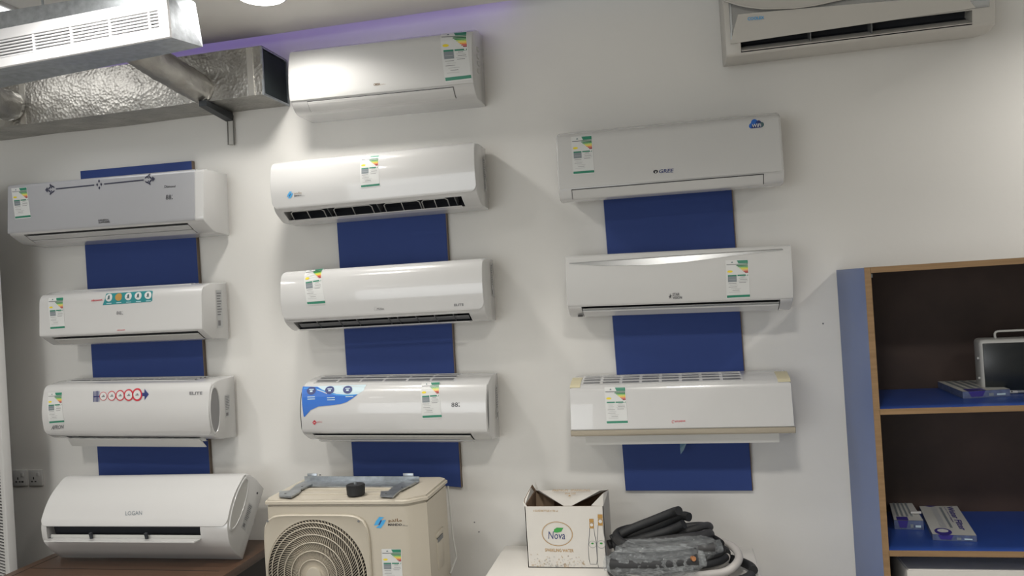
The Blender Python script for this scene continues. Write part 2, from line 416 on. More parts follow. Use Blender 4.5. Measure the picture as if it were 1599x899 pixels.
        for i in range(n-1):
            for k in range(5): Fc.append((6*i+k, 6*i+6+k, 6*i+7+k, 6*i+k+1))
        Fc.append((0, 1, 2, 3, 4, 5)); Fc.append(tuple(6*(n-1)+k for k in (5, 4, 3, 2, 1, 0)))
        ob = mesh_obj(name, V, Fc, m or M_WHITE, s.root, smooth=30)
        return ob
    def slab(s, name, y0, z0, y1, z1, x0, x1, th=.004, m=None, label=None, taper=0):
        a = Vector((y0, z0)); b = Vector((y1, z1)); d = (b-a).normalized(); n = Vector((d.y, -d.x))*th/2
        bm = bmesh.new()
        q = [a+n, b+n*.6, b-n*.6, a-n]; A = [bm.verts.new((x0+(taper if i in (1, 2) else 0), p.x, p.y)) for i, p in enumerate(q)]; B = [bm.verts.new((x1-(taper if i in (1, 2) else 0), p.x, p.y)) for i, p in enumerate(q)]
        for k in range(4): bm.faces.new((A[k], A[(k+1) % 4], B[(k+1) % 4], B[k]))
        bm.faces.new(A[::-1]); bm.faces.new(B)
        if not taper: bmesh.ops.bevel(bm, geom=list(bm.edges), offset=min(.0009, th*.25), segments=1, affect='EDGES')
        o = bm_obj(name, bm, m or M_VANE, s.root)
        if label: o['label'] = label
        return o
    def fins(s, xs, m=None, d0=.35, name='guide_fin'):
        """upright dividers inside the outlet"""
        a, b, i = s.A, s.B, s.inn
        for x in xs:
            bm = bmesh.new()
            pts = [a+i*.10, a+i*.9, (a*.2+b*.8)+i*.95, b+i*.08]
            A = [bm.verts.new((x-.0015, p.x, p.y)) for p in pts]; B = [bm.verts.new((x+.0015, p.x, p.y)) for p in pts]
            for k in range(4): bm.faces.new((A[k], A[(k+1) % 4], B[(k+1) % 4], B[k]))
            bm.faces.new(A[::-1]); bm.faces.new(B); bm_obj(name, bm, m or M_GREYD, s.root)
    def patch(s, name, x0, x1, qa, qb, m, off=.0005, th=.001):
        qs = sorted([qa, qb]+[c for c in s.cum if qa < c < qb]); V = []; Fc = []
        for q in qs: V += [s.pos(x0, q, off-.002), s.pos(x0, q, off+th), s.pos(x1, q, off+th), s.pos(x1, q, off-.002)]
        n = len(qs)
        for i in range(n-1):
            for k in range(3): Fc.append((4*i+k, 4*i+4+k, 4*i+5+k, 4*i+k+1))
        Fc += [(0, 1, 2, 3), (4*n-1, 4*n-2, 4*n-3, 4*n-4)]
        return mesh_obj(name, V, Fc, m, s.root)
    def top_grille(s, x0, x1, ya, yb, n, rows=3, m=M_DARK):
        """slots in the top: dark openings between raised white ribs"""
        qa, qb = sorted((s.q_of(*ya), s.q_of(*yb))); dq = (qb-qa)/rows; dx = (x1-x0)/n
        for j in range(rows):
            for i in range(n):
                s.patch('intake_slot', x0+i*dx+.006, x0+(i+1)*dx-.006, qa+j*dq+dq*.22, qa+(j+1)*dq-dq*.18, m)
        for j in range(rows+1): s.patch('intake_rib', x0, x1, qa+j*dq-.0016, qa+j*dq+.0016, M_WHITE, .001, .0025)
    def energy(s, TL, TR, BR, BL, style=0): return energy_print(style).build('energy_label', s.quad(TL, TR, BR, BL), s.root, label='white efficiency sticker with green to red bars', cuts=14)
    def deco(s, name, pr, TL, TR, BR, BL, label=None): return pr.build(name, s.quad(TL, TR, BR, BL), s.root, label=label, cuts=8 if BR[1]-TR[1] > 8 else 0)
    def end_label(s, y0, y1, z0, z1, m='lgrey'):
        """rating sticker and notches on the right end face"""
        x = s.h
        def f(u, v, off): return Vector((x+off, y0+(y1-y0)*u, z0+(z1-z0)*v))
        p = Print(); p.rect(0, 1, 0, 1, m, 0)
        for k in range(9): p.rect(.12, .88-.1*(k % 3), .9-k*.07, .93-k*.07, 'tgrey')
        p.rect(.15, .6, .06, .2, 'tgrey'); p.build('rating_label', f, s.root)
    def wh(s, px_, py_):  # x only
        return s.px(px_, py_)[0]

def T1(t, m='ink', **k): return Print().text(t, 0, 1, 0, 1, m, 1, **k)
def digits(m='ink'): return Print().text('88', 0, .78, 0, 1, m, 1).rect(.86, .96, .8, .95, m).rect(.86, 1, .05, .25, m)

# A1 ---- silver mirror panel with ornament
a = AC('silver grey fronted wall unit with scroll ornament, top of the left column', -2.975, -1.972, 2.153, -.9,
       [(0, .229), (-.165, .229, .035), (-.186, .222, .012), (-.2, 0, .02), (-.12, -.046, .03), (0, -.052)])
a.build_body(((-.192, -.006), (-.118, -.045)), (-a.h+.075, a.h-.085), .03, False)
a.panel((-.178, .2265), (-.199, .004), M_SILVERP, x0=-a.h, x1=a.h-.04)['label'] = 'silver grey panel'
a.slab('air_vane', -.176, -.012, -.150, -.028, -a.h+.08, a.h-.09, .006, M_WHITE); a.slab('air_vane', -.142, -.030, -.118, -.044, -a.h+.08, a.h-.09, .006, M_WHITE)
a.energy((18.8, 293.8), (43, 292), (49.5, 340), (25, 342.5))
p = Print(); asp = 17
p.line([(.10, .5), (.455, .5)], .05, 'orn', asp=asp); p.line([(.545, .5), (.90, .5)], .05, 'orn', asp=asp)
for du, dv in ((0, .28), (0, -.28), (.018, 0), (-.018, 0)):
    p.poly([(.5+du+.009, .5+dv), (.5+du, .5+dv+.16), (.5+du-.009, .5+dv), (.5+du, .5+dv-.16)], 'orn')
for s_, c in ((-1, .0), (1, 1.)):
    k = -s_
    p.poly([(c, .5), (c+k*.02, .72), (c+k*.03, .5), (c+k*.02, .28)], 'orn', 2)
    for sg in (-1, 1):
        p.line([(c+k*(.030+.022*math.sin(q*.5)), .5+sg*(.06+.075*q)) for q in range(6)], .07, 'orn', asp=asp)
        p.line([(c+k*(.055+.010*math.sin(q*.9)), .5+sg*(.10+.07*q)) for q in range(5)], .06, 'orn', asp=asp)
        p.line([(c+k*(.075+.012*math.cos(q*.8)), .5+sg*(.12+.05*q)) for q in range(4)], .06, 'orn', asp=asp)
a.deco('scroll_ornament', p, (72, 288), (244, 271), (244, 289), (72, 306))
a.deco('lettering', T1('Diamond', bold=.01), (258, 289.6), (275, 289.2), (275, 292.6), (258, 293.6)); a.deco('display_digits', digits(), (260, 304.5), (271, 304), (271, 311.5), (260, 312))
a.deco('logo', Print().text('GENERAL', 0, .97, .55, 1, 'ink', 1, bold=.02).text('SUPREME', .02, 1, 0, .45, 'ink', 1, bold=.02), (154, 343), (172, 341.5), (173, 348.5), (155, 350))

# A2 ---- teal banner
a = AC('white wall unit with a teal banner of round icons, second in the left column', -2.835, -2.008, 1.68, -.64,
       [(0, .203), (-.13, .203, .05), (-.19, .178, .03), (-.2, 0, .012), (-.13, -.045, .02), (0, -.055)])
a.build_body(((-.193, -.006), (-.133, -.043)), (-a.h+.055, a.h-.03), .03, False)
a.panel((-.172, .186), (-.199, .002), M_WHITE); a.top_grille(-a.h+.05, a.h-.1, (-.03, .203), (-.12, .202), 5, 3)
a.slab('air_vane', -.178, -.016, -.14, -.040, -a.h+.06, a.h-.035, .005, M_LGREYP)
a.energy((77.4, 465.8), (101, 464.5), (102.6, 513), (79.7, 514.8)); a.end_label(-.09, -.045, .0, .17)
p = Print(); p.poly([(.06, .96), (.94, 1), (.985, .96), (1, .85), (.985, .12), (.95, .04), (0, 0), (.05, .5)], 'teal', 0)
for k in range(5):
    c = .13+k*.195; p.ellipse(c, .60, .068, .32, 'gold' if k == 1 else 'lwhite', 1)
    if k != 1: p.ellipse(c, .62, .02, .16, 'slate', 2); p.rect(c-.035, c+.02, .45, .52, 'grey', 2)
    p.rect(c-.05, c+.05, .10, .15, 'ice', 1)
a.deco('banner_sticker', p, (163, 459), (240.5, 454.5), (240.5, 471.5), (161.5, 476.5), 'teal banner of five round icons')
a.deco('lettering', T1('nicson', 'mred', bold=.03), (144, 467.5), (161, 466.5), (161, 469.5), (144, 470.8)); a.deco('display_digits', digits('tgrey'), (183, 486), (193, 485.6), (193, 491), (183, 491.4))
a.deco('logo', T1('nicson', 'mred', bold=.02), (184, 514.2), (196.5, 513.6), (196.5, 516), (184, 516.8))

# A3 ---- grey oval end
a = AC('white curved wall unit with a red ring arrow sticker and grey oval end', -2.845, -2.0, 1.226, -1.45,
       [(0, .236), (-.11, .236, .05), (-.185, .222, .05), (-.208, .10, .12), (-.190, -.002, .035), (-.12, -.030, .02), (0, -.042)])
a.build_body(((-.17, -.012), (-.095, -.032)), (-a.h+.085, a.h-.075), .03)
a.panel((-.168, .230), (-.187, -.004), M_WHITE, rc=(.02, .03)); a.top_grille(-a.h+.06, a.h-.12, (-.02, .236), (-.12, .236), 6, 3)
a.slab('air_vane', -.160, -.020, -.125, -.062, -a.h+.09, a.h-.08, .006, M_VANE, taper=-.008)
a.slab('rear_vane', -.135, -.020, -.105, -.040, -a.h+.09, a.h-.08, .004, M_LGREYP)
for k in range(9): a.slab('vane_stop', -.157, -.018, -.146, -.032, -a.h+.12+k*.078, -a.h+.165+k*.078, .007, M_LGREYP)
a.energy((76.4, 613), (98.4, 612), (102.3, 659.4), (78.4, 661.3)); a.end_label(-.085, -.045, .06, .16)
p = Print()
for k in range(5): p.rect(.0+k*.024, .014+k*.024, 0, 1, 'navy')
p.rect(0, .14, .44, .56, 'navy'); p.rect(.86, .94, .35, .65, 'navy'); p.poly([(.92, 1.0), (1, .5), (.92, 0)], 'navy')
for k in range(5):
    c = .185+k*.152; r = .062+k*.006; p.ellipse(c, .5, r, .36+k*.045, 'lwhite', 2); p.ring(c, .5, r+.006, .40+k*.045, .12+k*.04, 'mred', 3)
    p.rect(c-.03, c+.03, .42, .5, 'tgrey', 3); p.rect(c-.01, c+.02, .5, .62, 'grey', 3)
a.deco('arrow_sticker', p, (147, 611), (234, 607), (234, 624), (147, 627.5), 'blue arrow through red rings')
a.deco('lettering', T1('ELITE', 'tgrey', bold=.03), (297, 611.8), (317, 611.5), (317, 616), (297, 616.4)); a.deco('logo', T1('AFRON', 'tgrey', bold=.03, shear=.2), (82, 663.5), (101, 662.5), (101, 668.5), (81, 670))
def oval_end(a, yc, zc, ry, rz, slant, m):
    bm = bmesh.new(); x = a.h
    def pt(th, k, xo): y = ry*k*math.cos(th); z = rz*k*math.sin(th); return Vector((x+xo, yc+y+z*slant, zc+z))
    n = 40; prev = None
    for k, xo in ((1.12, -.004), (1.10, .0035), (1.0, .0045), (.97, .0005)):
        ring = [bm.verts.new(pt(2*PI*i/n, k, xo)) for i in range(n)]
        if prev:
            for i in range(n): bm.faces.new((prev[i], prev[(i+1) % n], ring[(i+1) % n], ring[i]))
        prev = ring
    bm_obj('end_ring', bm, M_WHITE, a.root, 40)
    bm = bmesh.new(); bm.faces.new([bm.verts.new(pt(2*PI*i/n, .98, .0015)) for i in range(n)]); bm.faces.new([bm.verts.new(pt(2*PI*i/n, .98, -.0025)) for i in range(n)])
    bm_obj('end_inset', bm, m, a.root)['label'] = 'grey oval inset'
oval_end(a, -.163, .107, .035, .098, .0, M_GREYP)

# A4 ---- unit leaning on the desk
a = AC('glossy white unit leaning on the brown desk, outlet flap open', -2.752, -1.852, .80, 0,
       [(0, .24), (-.10, .252, .05), (-.175, .235, .055), (-.212, .11, .12), (-.190, -.006, .03), (-.135, -.060, .03), (-.06, -.075, .02), (0, -.075)], lean=39, yb=2.985, group='split air conditioner units on display')
LOW = min((a.mx @ Vector((0, q.x, q.y))).z for q in a.path)
a.root.location.z += .7005-LOW; a.mx = Matrix.LocRotScale(a.root.location, a.root.rotation_euler, None); a.inv = a.mx.inverted()
a.build_body(((-.187, -.010), (-.150, -.050)), (-a.h+.03, a.h-.125), .035)
a.panel((-.16, .238), (-.187, -.008), M_WHITE, rc=(.02, .03)); a.slab('air_vane', -.140, -.044, -.186, -.074, -a.h+.058, a.h-.13, .007, M_WHITE, taper=-.004)
a.slab('rear_vane', -.150, -.030, -.138, -.048, -a.h+.04, a.h-.13, .004, M_LGREYP)
for k in (.30, .66):
    x = -a.h+.03+(a.W-.155)*k; a.slab('vane_hinge', -.172, -.030, -.150, -.050, x-.006, x+.006, .012, M_DARK)
oval_end(a, -.155, .105, .036, .108, .0, M_LGREYP); a.end_label(-.085, -.05, .03, .14)
bm = bmesh.new(); disc_prism(bm, (a.h-.001, -.045, .20), (1, 0, 0), .005, .002, 16); bm_obj('screw_hole', bm, M_DARK, a.root)
a.deco('logo', T1('LOGAN', 'grey', bold=.01), (197, 798.5), (223, 797.5), (223, 804), (197, 805))

# B1
a = AC('white unit highest on the wall above the middle column, beside the dark duct end', -1.545, -.742, 2.607, -1.1,
       [(0, .252), (-.10, .252, .05), (-.185, .212, .03), (-.205, .10, .1), (-.2, 0, .03), (-.155, -.048, .03), (0, -.05)], yb=3.2)
a.build_body(); a.panel((-.178, .217), (-.2, .002), M_SATIN)
qa, qb = a.q_of(-.198, -.006), a.q_of(-.158, -.045)
a.patch('vane_gap', -a.h+.075, a.h-.085, qa, qb, M_SEAM); a.patch('air_vane', -a.h+.0775, a.h-.0875, qa+.0025, qb-.0015, M_SATIN, .001, .003)
a.energy((689, 54.5), (729.5, 51), (737, 124), (696, 129)); a.deco('logo', Print().text('ORISA', 0, .55, 0, 1, 'brown', 1, bold=.02).text('comfort', .6, 1, .1, .55, 'brown', 1), (584, 130.5), (603, 129), (603, 132.5), (584, 134.5))
bm = bmesh.new(); [bx(bm, a.h-.001, a.h+.002, -.125, -.095, .155-k*.03, .17-k*.03) for k in range(4)]; bm_obj('relief_mark', bm, M_SATIN, a.root)

# B2, B3 ---- curved glossy panel with open outlet
def curved(label, x0, x1, z0, tilt, T, B):
    a = AC(label, x0, x1, z0, tilt, [(0, T), (-.12, T+.003, .05), (-.185, T-.012, .035), (-.205, .10, .12), (-.190, .0, .02), (-.172, -.018, .015), (-.12, B+.004, .02), (0, B)])
    a.build_body(((-.180, -.012), (-.128, B+.006)), (-a.h+.04, a.h-.07), .035)
    a.panel((-.160, T-.005), (-.1905, .002), M_WHITE, rc=(.025, .03), t=.006); a.shell = .006
    return a
def frames(a, spans, dividers):
    """white open guide frames standing in the dark outlet"""
    A, B, inn = a.A, a.B, a.inn
    for x0, x1 in spans:
        bm = bmesh.new(); D = (A-B); o = B+inn*.10
        def pt(x, k): q = o+D*k+inn*(.25*k); return Vector((x, q.x, q.y))
        pts = [pt(x0, 0), pt(x0, .7), pt(x0+.010, .85), pt(x1-.010, .85), pt(x1, .7), pt(x1, 0)]
        tube(bm, pts, .0022, 6); m_ = (x0+x1)/2; tube(bm, [pt(m_, 0), pt(m_, .85)], .0022, 6)
        bm_obj('guide_frame', bm, M_LGREYP, a.root)
    a.fins(dividers)
a = curved('glossy white unit under the topmost one, narrow blue reflection and small blue logo', -1.645, -.752, 2.163, 0, .205, -.055)
frames(a, [(-.385, -.235), (-.19, -.02), (.035, .19), (.20, .31)], [-.21, .01, .345])
a.slab('air_vane', -.160, -.0465, -.128, -.053, -a.h+.045, a.h-.075, .003, M_WHITE)
a.energy((561.4, 239.3), (590, 236.6), (594, 290.7), (564.5, 293.7)); a.end_label(-.06, -.035, .02, .16)
def mando(full=True):
    p = Print()
    p.poly([(.0, .25), (.06, .62), (.16, 1), (.30, .95), (.20, .7), (.12, .3)], 'sky'); p.poly([(.36, .75), (.30, .38), (.20, 0), (.06, .05), (.16, .3), (.24, .7)], 'sky')
    p.poly([(.13, .3), (.17, .28), (.24, .68), (.20, .72)], 'navy', 2)
    p.text('ﻭﺪﻧﺎﻣ', .42, .82, .50, .86, 'brown', 1, bold=.02); p.text('MANDO', .42, .82, .22, .42, 'ink', 1, bold=.03); p.text('Plus', .85, 1, .18, .30, 'tgrey', 1)
    return p
a.deco('logo', mando(), (449, 299.5), (477, 297), (477, 308), (449, 310))
a = curved('glossy white unit with a grey word at lower right, middle of the middle column', -1.63, -.75, 1.693, -.2, .206, -.053)
frames(a, [], [-.30, -.20, -.12, .02, .06, .14, .22, .30]); a.slab('air_vane', -.160, -.0445, -.128, -.051, -a.h+.045, a.h-.075, .003, M_WHITE)
a.slab('cross_flow_guide', -.150, -.020, -.130, -.035, -a.h+.05, a.h-.08, .003, M_GREYP)
a.energy((479, 424.5), (506.5, 421.6), (509.7, 474.3), (480.9, 476)); a.end_label(-.055, -.03, .05, .19)
a.deco('logo', Print().ring(.17, .5, .15, .5, .22, 'lgrey', 1, a0=.6, a1=5.6).text('Midea', .32, 1, .1, .75, 'tgrey', 1), (584.5, 478.5), (600.5, 477.5), (600.5, 484), (584.5, 485))
a.deco('lettering', T1('ELITE', 'tgrey', bold=.03), (710, 473.8), (724.5, 472.8), (724.5, 476.4), (710, 477.6))

# B4
a = AC('white unit with blue wave corner sticker and red diamond logo, bottom of the middle column', -1.575, -.765, 1.208, -1.35,
       [(0, .219), (-.09, .219, .05), (-.180, .196, .045), (-.205, .10, .15), (-.195, 0, .02), (-.13, -.040, .02), (0, -.055)])
a.build_body(((-.19, -.006), (-.115, -.043)), (-a.h+.045, a.h-.075), .03, False)
a.panel((-.175, .198), (-.196, .004), M_WHITE, x0=-a.h+.006, x1=a.h-.004); a.top_grille(-a.h+.04, a.h-.15, (-.03, .219), (-.15, .210), 6, 3, M_GREYD)
a.slab('air_vane', -.180, -.014, -.14, -.036, -a.h+.05, a.h-.08, .005, M_LGREYP); a.slab('outlet_lip', -.142, -.040, -.115, -.052, -a.h+.05, a.h-.08, .004, M_WHITE)
for sx in (-1, 1):
    bm = bmesh.new(); x = sx*a.h; n = 14; A = []
    for k in range(n+1):
        z = .01+.17*k/n; wd = .016*math.sin(PI*k/n)+.001; q = a.pos(0, a.q_of(-.2, z)); A.append((q.y+.003, q.y+.003+wd, q.z))
    for sgn in (-.003, .0015):
        vs = [bm.verts.new((x+sx*sgn, y0, z)) for y0, y1, z in A]+[bm.verts.new((x+sx*sgn, y1, z)) for y0, y1, z in A[::-1]]; bm.faces.new(vs)
    bm_obj('side_crescent', bm, M_GREYD, a.root)['label'] = 'dark crescent inlay'
a.energy((659, 598.8), (687.6, 597.4), (690.8, 651.9), (660.2, 653.3)); a.end_label(-.05, -.02, .03, .17); a.deco('display_digits', digits('ink'), (705.5, 628.5), (718.5, 628), (718.5, 634.8), (705.5, 635.3))
def crv(f, n=14, a0=0, a1=1): return [f(a0+(a1-a0)*k/n) for k in range(n+1)]
p = Print(); p.poly([(0, 1), (1, 1), (.97, .78), (.88, .66), (.7, .62), (.5, .66), (.3, .85), (.22, .95)], 'ice', 0)
top = [(0, 1), (.24, .97), (.32, .86), (.42, .78), (.55, .70), (.70, .66), (.88, .66)]
bot = [(.80, .54), (.70, .42), (.60, .36), (.42, .33), (.25, .31), (.12, .20), (.02, .0), (0, 0)]
p.poly(smooth2 := top+bot, 'blue', 1); p.line([(.02, .93), (.16, .93), (.3, .84), (.42, .75), (.55, .67), (.7, .64), (.86, .655)], .012, 'sky', 2, 1.8)
p.line([(.24, .86), (.34, .78), (.40, .72)], .010, 'lwhite', 3, 1.8)
for c, d in ((.15, .84), (.44, .84), (.72, .83)): p.ellipse(c, d, .072, .135, 'navy', 3); p.rect(c-.035, c+.035, d+.02, d+.05, 'ice', 4); p.rect(c-.02, c+.02, d-.05, d+.0, 'ice', 4)
for c, d in ((.15, .62), (.15, .55), (.46, .57), (.46, .50), (.75, .585)): p.rect(c-.06, c+.06, d, d+.025, 'ice', 3)
a.deco('wave_sticker', p, (473.5, 604.5), (572.5, 601.5), (575, 646), (475, 650), 'blue wave sticker with three round icons')
a.deco('logo', Print().poly([(0, .5), (.22, 1), (.45, .5), (.22, 0)], 'mred').rect(.13, .32, .42, .55, 'lwhite', 2).text('MTC', .5, 1, .4, .68, 'mred', 1), (488.5, 655), (504, 654.5), (504, 662.5), (488.5, 663))

# C0 ---- top right
a = AC('shaded white unit high at the top right with open flap and curved upper front', .238, 1.155, 2.645, 0,
       [(0, .30), (-.12, .30, .05), (-.185, .27, .04), (-.205, .04, .05), (-.190, -.058, .012), (-.12, -.070, .03), (0, -.045)], yb=3.2, body=M_WARM)
a.build_body(((-.200, -.002), (-.1905, -.050)), (-a.h+.055, a.h-.075), .06)
a.panel((-.192, .22), (-.204, .002), M_SILV, x0=-a.h+.02, x1=a.h-.02, name='silver_backing', t=.003)
def poly_plate(a, name, pts, m, off, th, label=None):
    """plate with a free outline given in (x, q) on the casing surface"""
    bm = bmesh.new(); A = [bm.verts.new(a.pos(x, q, off)) for x, q in pts]; B = [bm.verts.new(a.pos(x, q, off+th)) for x, q in pts]; n = len(pts)
    for k in range(n): bm.faces.new((A[k], A[(k+1) % n], B[(k+1) % n], B[k]))
    f1 = bm.faces.new(B); f2 = bm.faces.new(A[::-1]); bmesh.ops.triangulate(bm, faces=[f1, f2])
    o = bm_obj(name, bm, m, a.root, 35)
    if label: o['label'] = label
    return o
pts = [a.px(1152, 24), a.px(1260, 14), a.px(1400, 2), a.px(1505, -8), a.px(1522, 13), a.px(1140, 69)]
poly_plate(a, 'lower_panel', pts, M_WARM, .003, .005)
arc = [a.px(1128, 0), a.px(1132, 4), a.px(1148, 9), a.px(1165, 13), a.px(1190, 16), a.px(1215, 16.5), a.px(1240, 15), a.px(1270, 11), a.px(1300, 5), a.px(1340, -4)]
q0 = a.q_of(-.180, .27); poly_plate(a, 'curved_panel', [(-a.h+.01, q0)]+arc+[(a.h*.6, q0)], M_WARM, .006, .010)
bm = bmesh.new(); tube(bm, smooth_path([a.pos(x, q, .016) for x, q in arc], 4), .0028, 8); bm_obj('panel_bead', bm, M_WARM, a.root, 40)
bm = bmesh.new(); tube(bm, smooth_path([a.pos(*a.px(x_, y_), .006) for x_, y_ in ((1140.5, 4), (1141, 25), (1142, 45), (1141.5, 62))], 5), .0045, 8, rfun=lambda i, th, q: .5+.5*math.sin(PI*min(1, (i+1)/16))); bm_obj('chrome_accent', bm, mat('chrome', (.7, .75, .8), .12, 1), a.root, 40)
a.slab('air_vane', -.150, -.020, -.198, -.047, -a.h+.057, a.h-.077, .005, M_WARM); a.fins([-.155, .055])
a.energy((1482, -55), (1515, -58), (1519, 1), (1485, 3)); a.shell = .009; a.deco('logo', T1('COOLEX', 'sky', bold=.03), (1167, 28.6), (1193, 26.4), (1193, 31), (1167, 33.6))

# C1
a = AC('white unit with a cloud badge in its upper right corner, top of the right column', -.425, .415, 2.136, -.4,
       [(0, .238), (-.12, .238, .03), (-.185, .212, .025), (-.200, 0, .01), (-.182, -.040, .015), (-.12, -.045, .02), (0, -.022)])
a.build_body(); a.panel((-.178, .216), (-.2, .002), M_SATIN, x0=-a.h+.006, x1=a.h-.006, rc=(.012, .004))
c = [a.px(*q) for q in ((892.3, 296.7), (1192.7, 271.7), (1192.7, 288.1), (895.6, 312.1))]
qa, qb = a.q_of(-.2, -.002), a.q_of(-.182, -.040); a.patch('vane_gap', c[0][0], c[1][0], qa, qb, M_SEAM, .001); a.patch('air_vane', c[0][0]+.003, c[1][0]-.003, qa+.003, qb-.002, M_SATIN, .002, .003)
a.energy((892, 215), (924.2, 212.3), (928.4, 271), (895.2, 273.4))
p = Print().ellipse(.12, .5, .12, .40, 'ink').poly([(.10, .2), (.15, .2), (.16, .55), (.11, .55)], 'lwhite', 2).text('GREE', .28, 1, .08, .92, 'navy', 1, bold=.02, shear=.15); a.deco('logo', p, (1020, 265), (1052, 263), (1052, 270), (1020, 272))
p = Print().ellipse(.36, .62, .22, .38, 'blue').ellipse(.18, .34, .17, .28, 'blue').ellipse(.62, .50, .2, .34, 'navy', 1).ellipse(.82, .36, .17, .28, 'slate', 1).rect(.18, .82, .06, .4, 'navy', 2).text('WiFi', .2, .8, .15, .5, 'lwhite', 3, bold=.02)
a.deco('cloud_badge', p, (1169, 188), (1193, 186), (1193, 200), (1169, 202.5), 'blue cloud badge')
# C2
a = AC('white unit with a silver crescent along its top edge, middle of the right column', -.418, .418, 1.667, -1.2,
       [(0, .205), (-.12, .209, .03), (-.188, .200, .012), (-.206, .10, .15), (-.196, .0, .02), (-.13, -.036, .02), (0, -.042)])
a.build_body(((-.196, .004), (-.125, -.036)), (-a.h+.055, a.h-.045), .03)
a.panel((-.178, .2015), (-.197, .010), M_SATIN)
a.slab('air_vane', -.178, -.012, -.135, -.033, -a.h+.058, a.h-.048, .007, M_WHITE); a.slab('outlet_lip', -.19, -.003, -.178, -.010, -a.h+.058, a.h-.048, .003, M_SILV)
a.shell = .0042
pp = [(80, 176), (300, 190), (600, 186), (850, 165), (1150, 125), (1485, 88), (1485, 82), (850, 124), (300, 162)]
p = Print(); uv = [(x/1600, 1-y/600) for x, y in pp]; p.poly(uv, 'silver_trim', 0); p.line([(80/1600, 1-173/600), (300/1600, 1-160/600), (850/1600, 1-121/600), (1487/1600, 1-79/600)], .004, 'ink', 1, 2.6)
V = []; top_ = [a.px(870+x/4.208, 370+y/4.208) for x, y in pp]
poly_plate(a, 'silver_crescent', top_, M_SILV, .004, .0012, 'silver crescent inlay')
bm = bmesh.new(); tube(bm, [a.pos(*a.px(870+x/4.208, 370+y/4.208), .0055) for x, y in ((82, 175), (300, 160), (850, 122), (1480, 81))], .0016, 6); bm_obj('trim_bead', bm, M_SILV, a.root)
a.energy((1132.6, 406.8), (1167.8, 405.2), (1171, 464.3), (1134.5, 466))
p = Print().poly([(.0, .5), (.08, .55), (.12, .95), (.16, .6), (.25, .62), (.17, .4), (.2, .05), (.12, .3), (.04, .08), (.07, .38)], 'ink').text('STAR', .3, .82, .52, 1, 'ink', 1, bold=.02).text('VISION', .3, 1, 0, .44, 'ink', 1, bold=.02)
a.deco('logo', p, (1044, 457.5), (1065, 456.5), (1065, 466), (1044, 467))
p = Print().rect(0, 1, 0, 1, 'ink'); a.deco('brand_plate', p, (902.5, 489.6), (910.5, 489.2), (910.5, 492.4), (902.5, 492.8))
# C3
a = AC('white unit with beige trim strip and yellowed taped corners, bottom of the right column', -.432, .392, 1.201, -.4,
       [(0, .186), (-.09, .186, .03), (-.180, .166, .025), (-.206, 0, .01), (-.200, -.022, .008), (-.12, -.045, .02), (0, -.05)])
a.build_body(((-.185, -.030), (-.115, -.044)), (-a.h+.05, a.h-.05), .03)
a.panel((-.1835, .158), (-.206, .001), M_WHITE); a.panel((-.206, -.001), (-.200, -.022), M_CHAMP, x0=-a.h-.002, x1=a.h+.004, name='trim_strip', t=.007)['label'] = 'beige metallic trim strip'
a.top_grille(-a.h+.045, a.h-.17, (-.04, .186), (-.165, .172), 8, 4, M_GREYD)
a.slab('air_vane', -.178, -.028, -.160, -.066, -a.h+.052, a.h-.052, .005, M_VANE, taper=-.002); a.slab('rear_vane', -.150, -.030, -.130, -.046, -a.h+.055, a.h-.055, .004, M_GREYP)
for k in range(6): a.slab('vane_stop', -.174, -.024, -.168, -.040, -a.h+.10+k*.13, -a.h+.106+k*.13, .010, M_GREYD)
a.energy((943.9, 605.3), (976.7, 604.5), (980.6, 661.5), (947.3, 662.3), 1)
p = Print().ring(.1, .45, .1, .5, .3, 'mred', 1, a0=.3, a1=5.2).text('HYUNDAI', .24, 1, .15, .75, 'mred', 1, bold=.03); a.deco('logo', p, (1049, 655.5), (1070, 654.5), (1070, 658.5), (1049, 660.5))
M_TAPE = mat('yellow_tape', (.58, .53, .36), .5)
for x0_, x1_ in ((-a.h, -a.h+.04), (a.h-.045, a.h)): a.patch('tape', x0_, x1_, a.q_of(-.07, .186), a.q_of(-.18, .163), M_TAPE, .001, .001)['label'] = 'yellowed tape'
# hanging scrap of film under the last unit
o = mesh_obj('film_scrap', [at(1062, 690, 3.12), at(1073, 690, 3.12), at(1068, 702, 3.125), at(1063, 709, 3.13), at(1062, 700, 3.13)], [(0, 1, 2, 3, 4)], mat('teal_film', (.12, .22, .30), .2), None)
sol = o.modifiers.new('thick', 'SOLIDIFY'); sol.thickness = .0008
tag(o, 'small scrap of bluish film hanging under the unit with beige trim', 'film')

# ------------------------------------------------------------------ ducts at the upper left
def foil(name, waffle=True):
    m = mat(name, (.40, .39, .365), .40, .92, var=.25, vscale=9); nt = m.node_tree; b = nt.nodes['Principled BSDF']
    tc = nt.nodes.new('ShaderNodeTexCoord'); n = nt.nodes.new('ShaderNodeTexNoise'); n.inputs['Scale'].default_value = 14; n.inputs['Detail'].default_value = 7
    nt.links.new(tc.outputs['Object'], n.inputs['Vector']); b1 = nt.nodes.new('ShaderNodeBump'); b1.inputs['Strength'].default_value = .8; b1.inputs['Distance'].default_value = .012
    nt.links.new(n.outputs['Fac'], b1.inputs['Height']); last = b1
    if waffle:
        wv = nt.nodes.new('ShaderNodeTexVoronoi'); wv.inputs['Scale'].default_value = 75; nt.links.new(tc.outputs['Object'], wv.inputs['Vector'])
        b2 = nt.nodes.new('ShaderNodeBump'); b2.inputs['Strength'].default_value = .55; b2.inputs['Distance'].default_value = .004
        nt.links.new(wv.outputs['Distance'], b2.inputs['Height']); nt.links.new(b1.outputs['Normal'], b2.inputs['Normal']); last = b2
    nt.links.new(last.outputs['Normal'], b.inputs['Normal']); return m
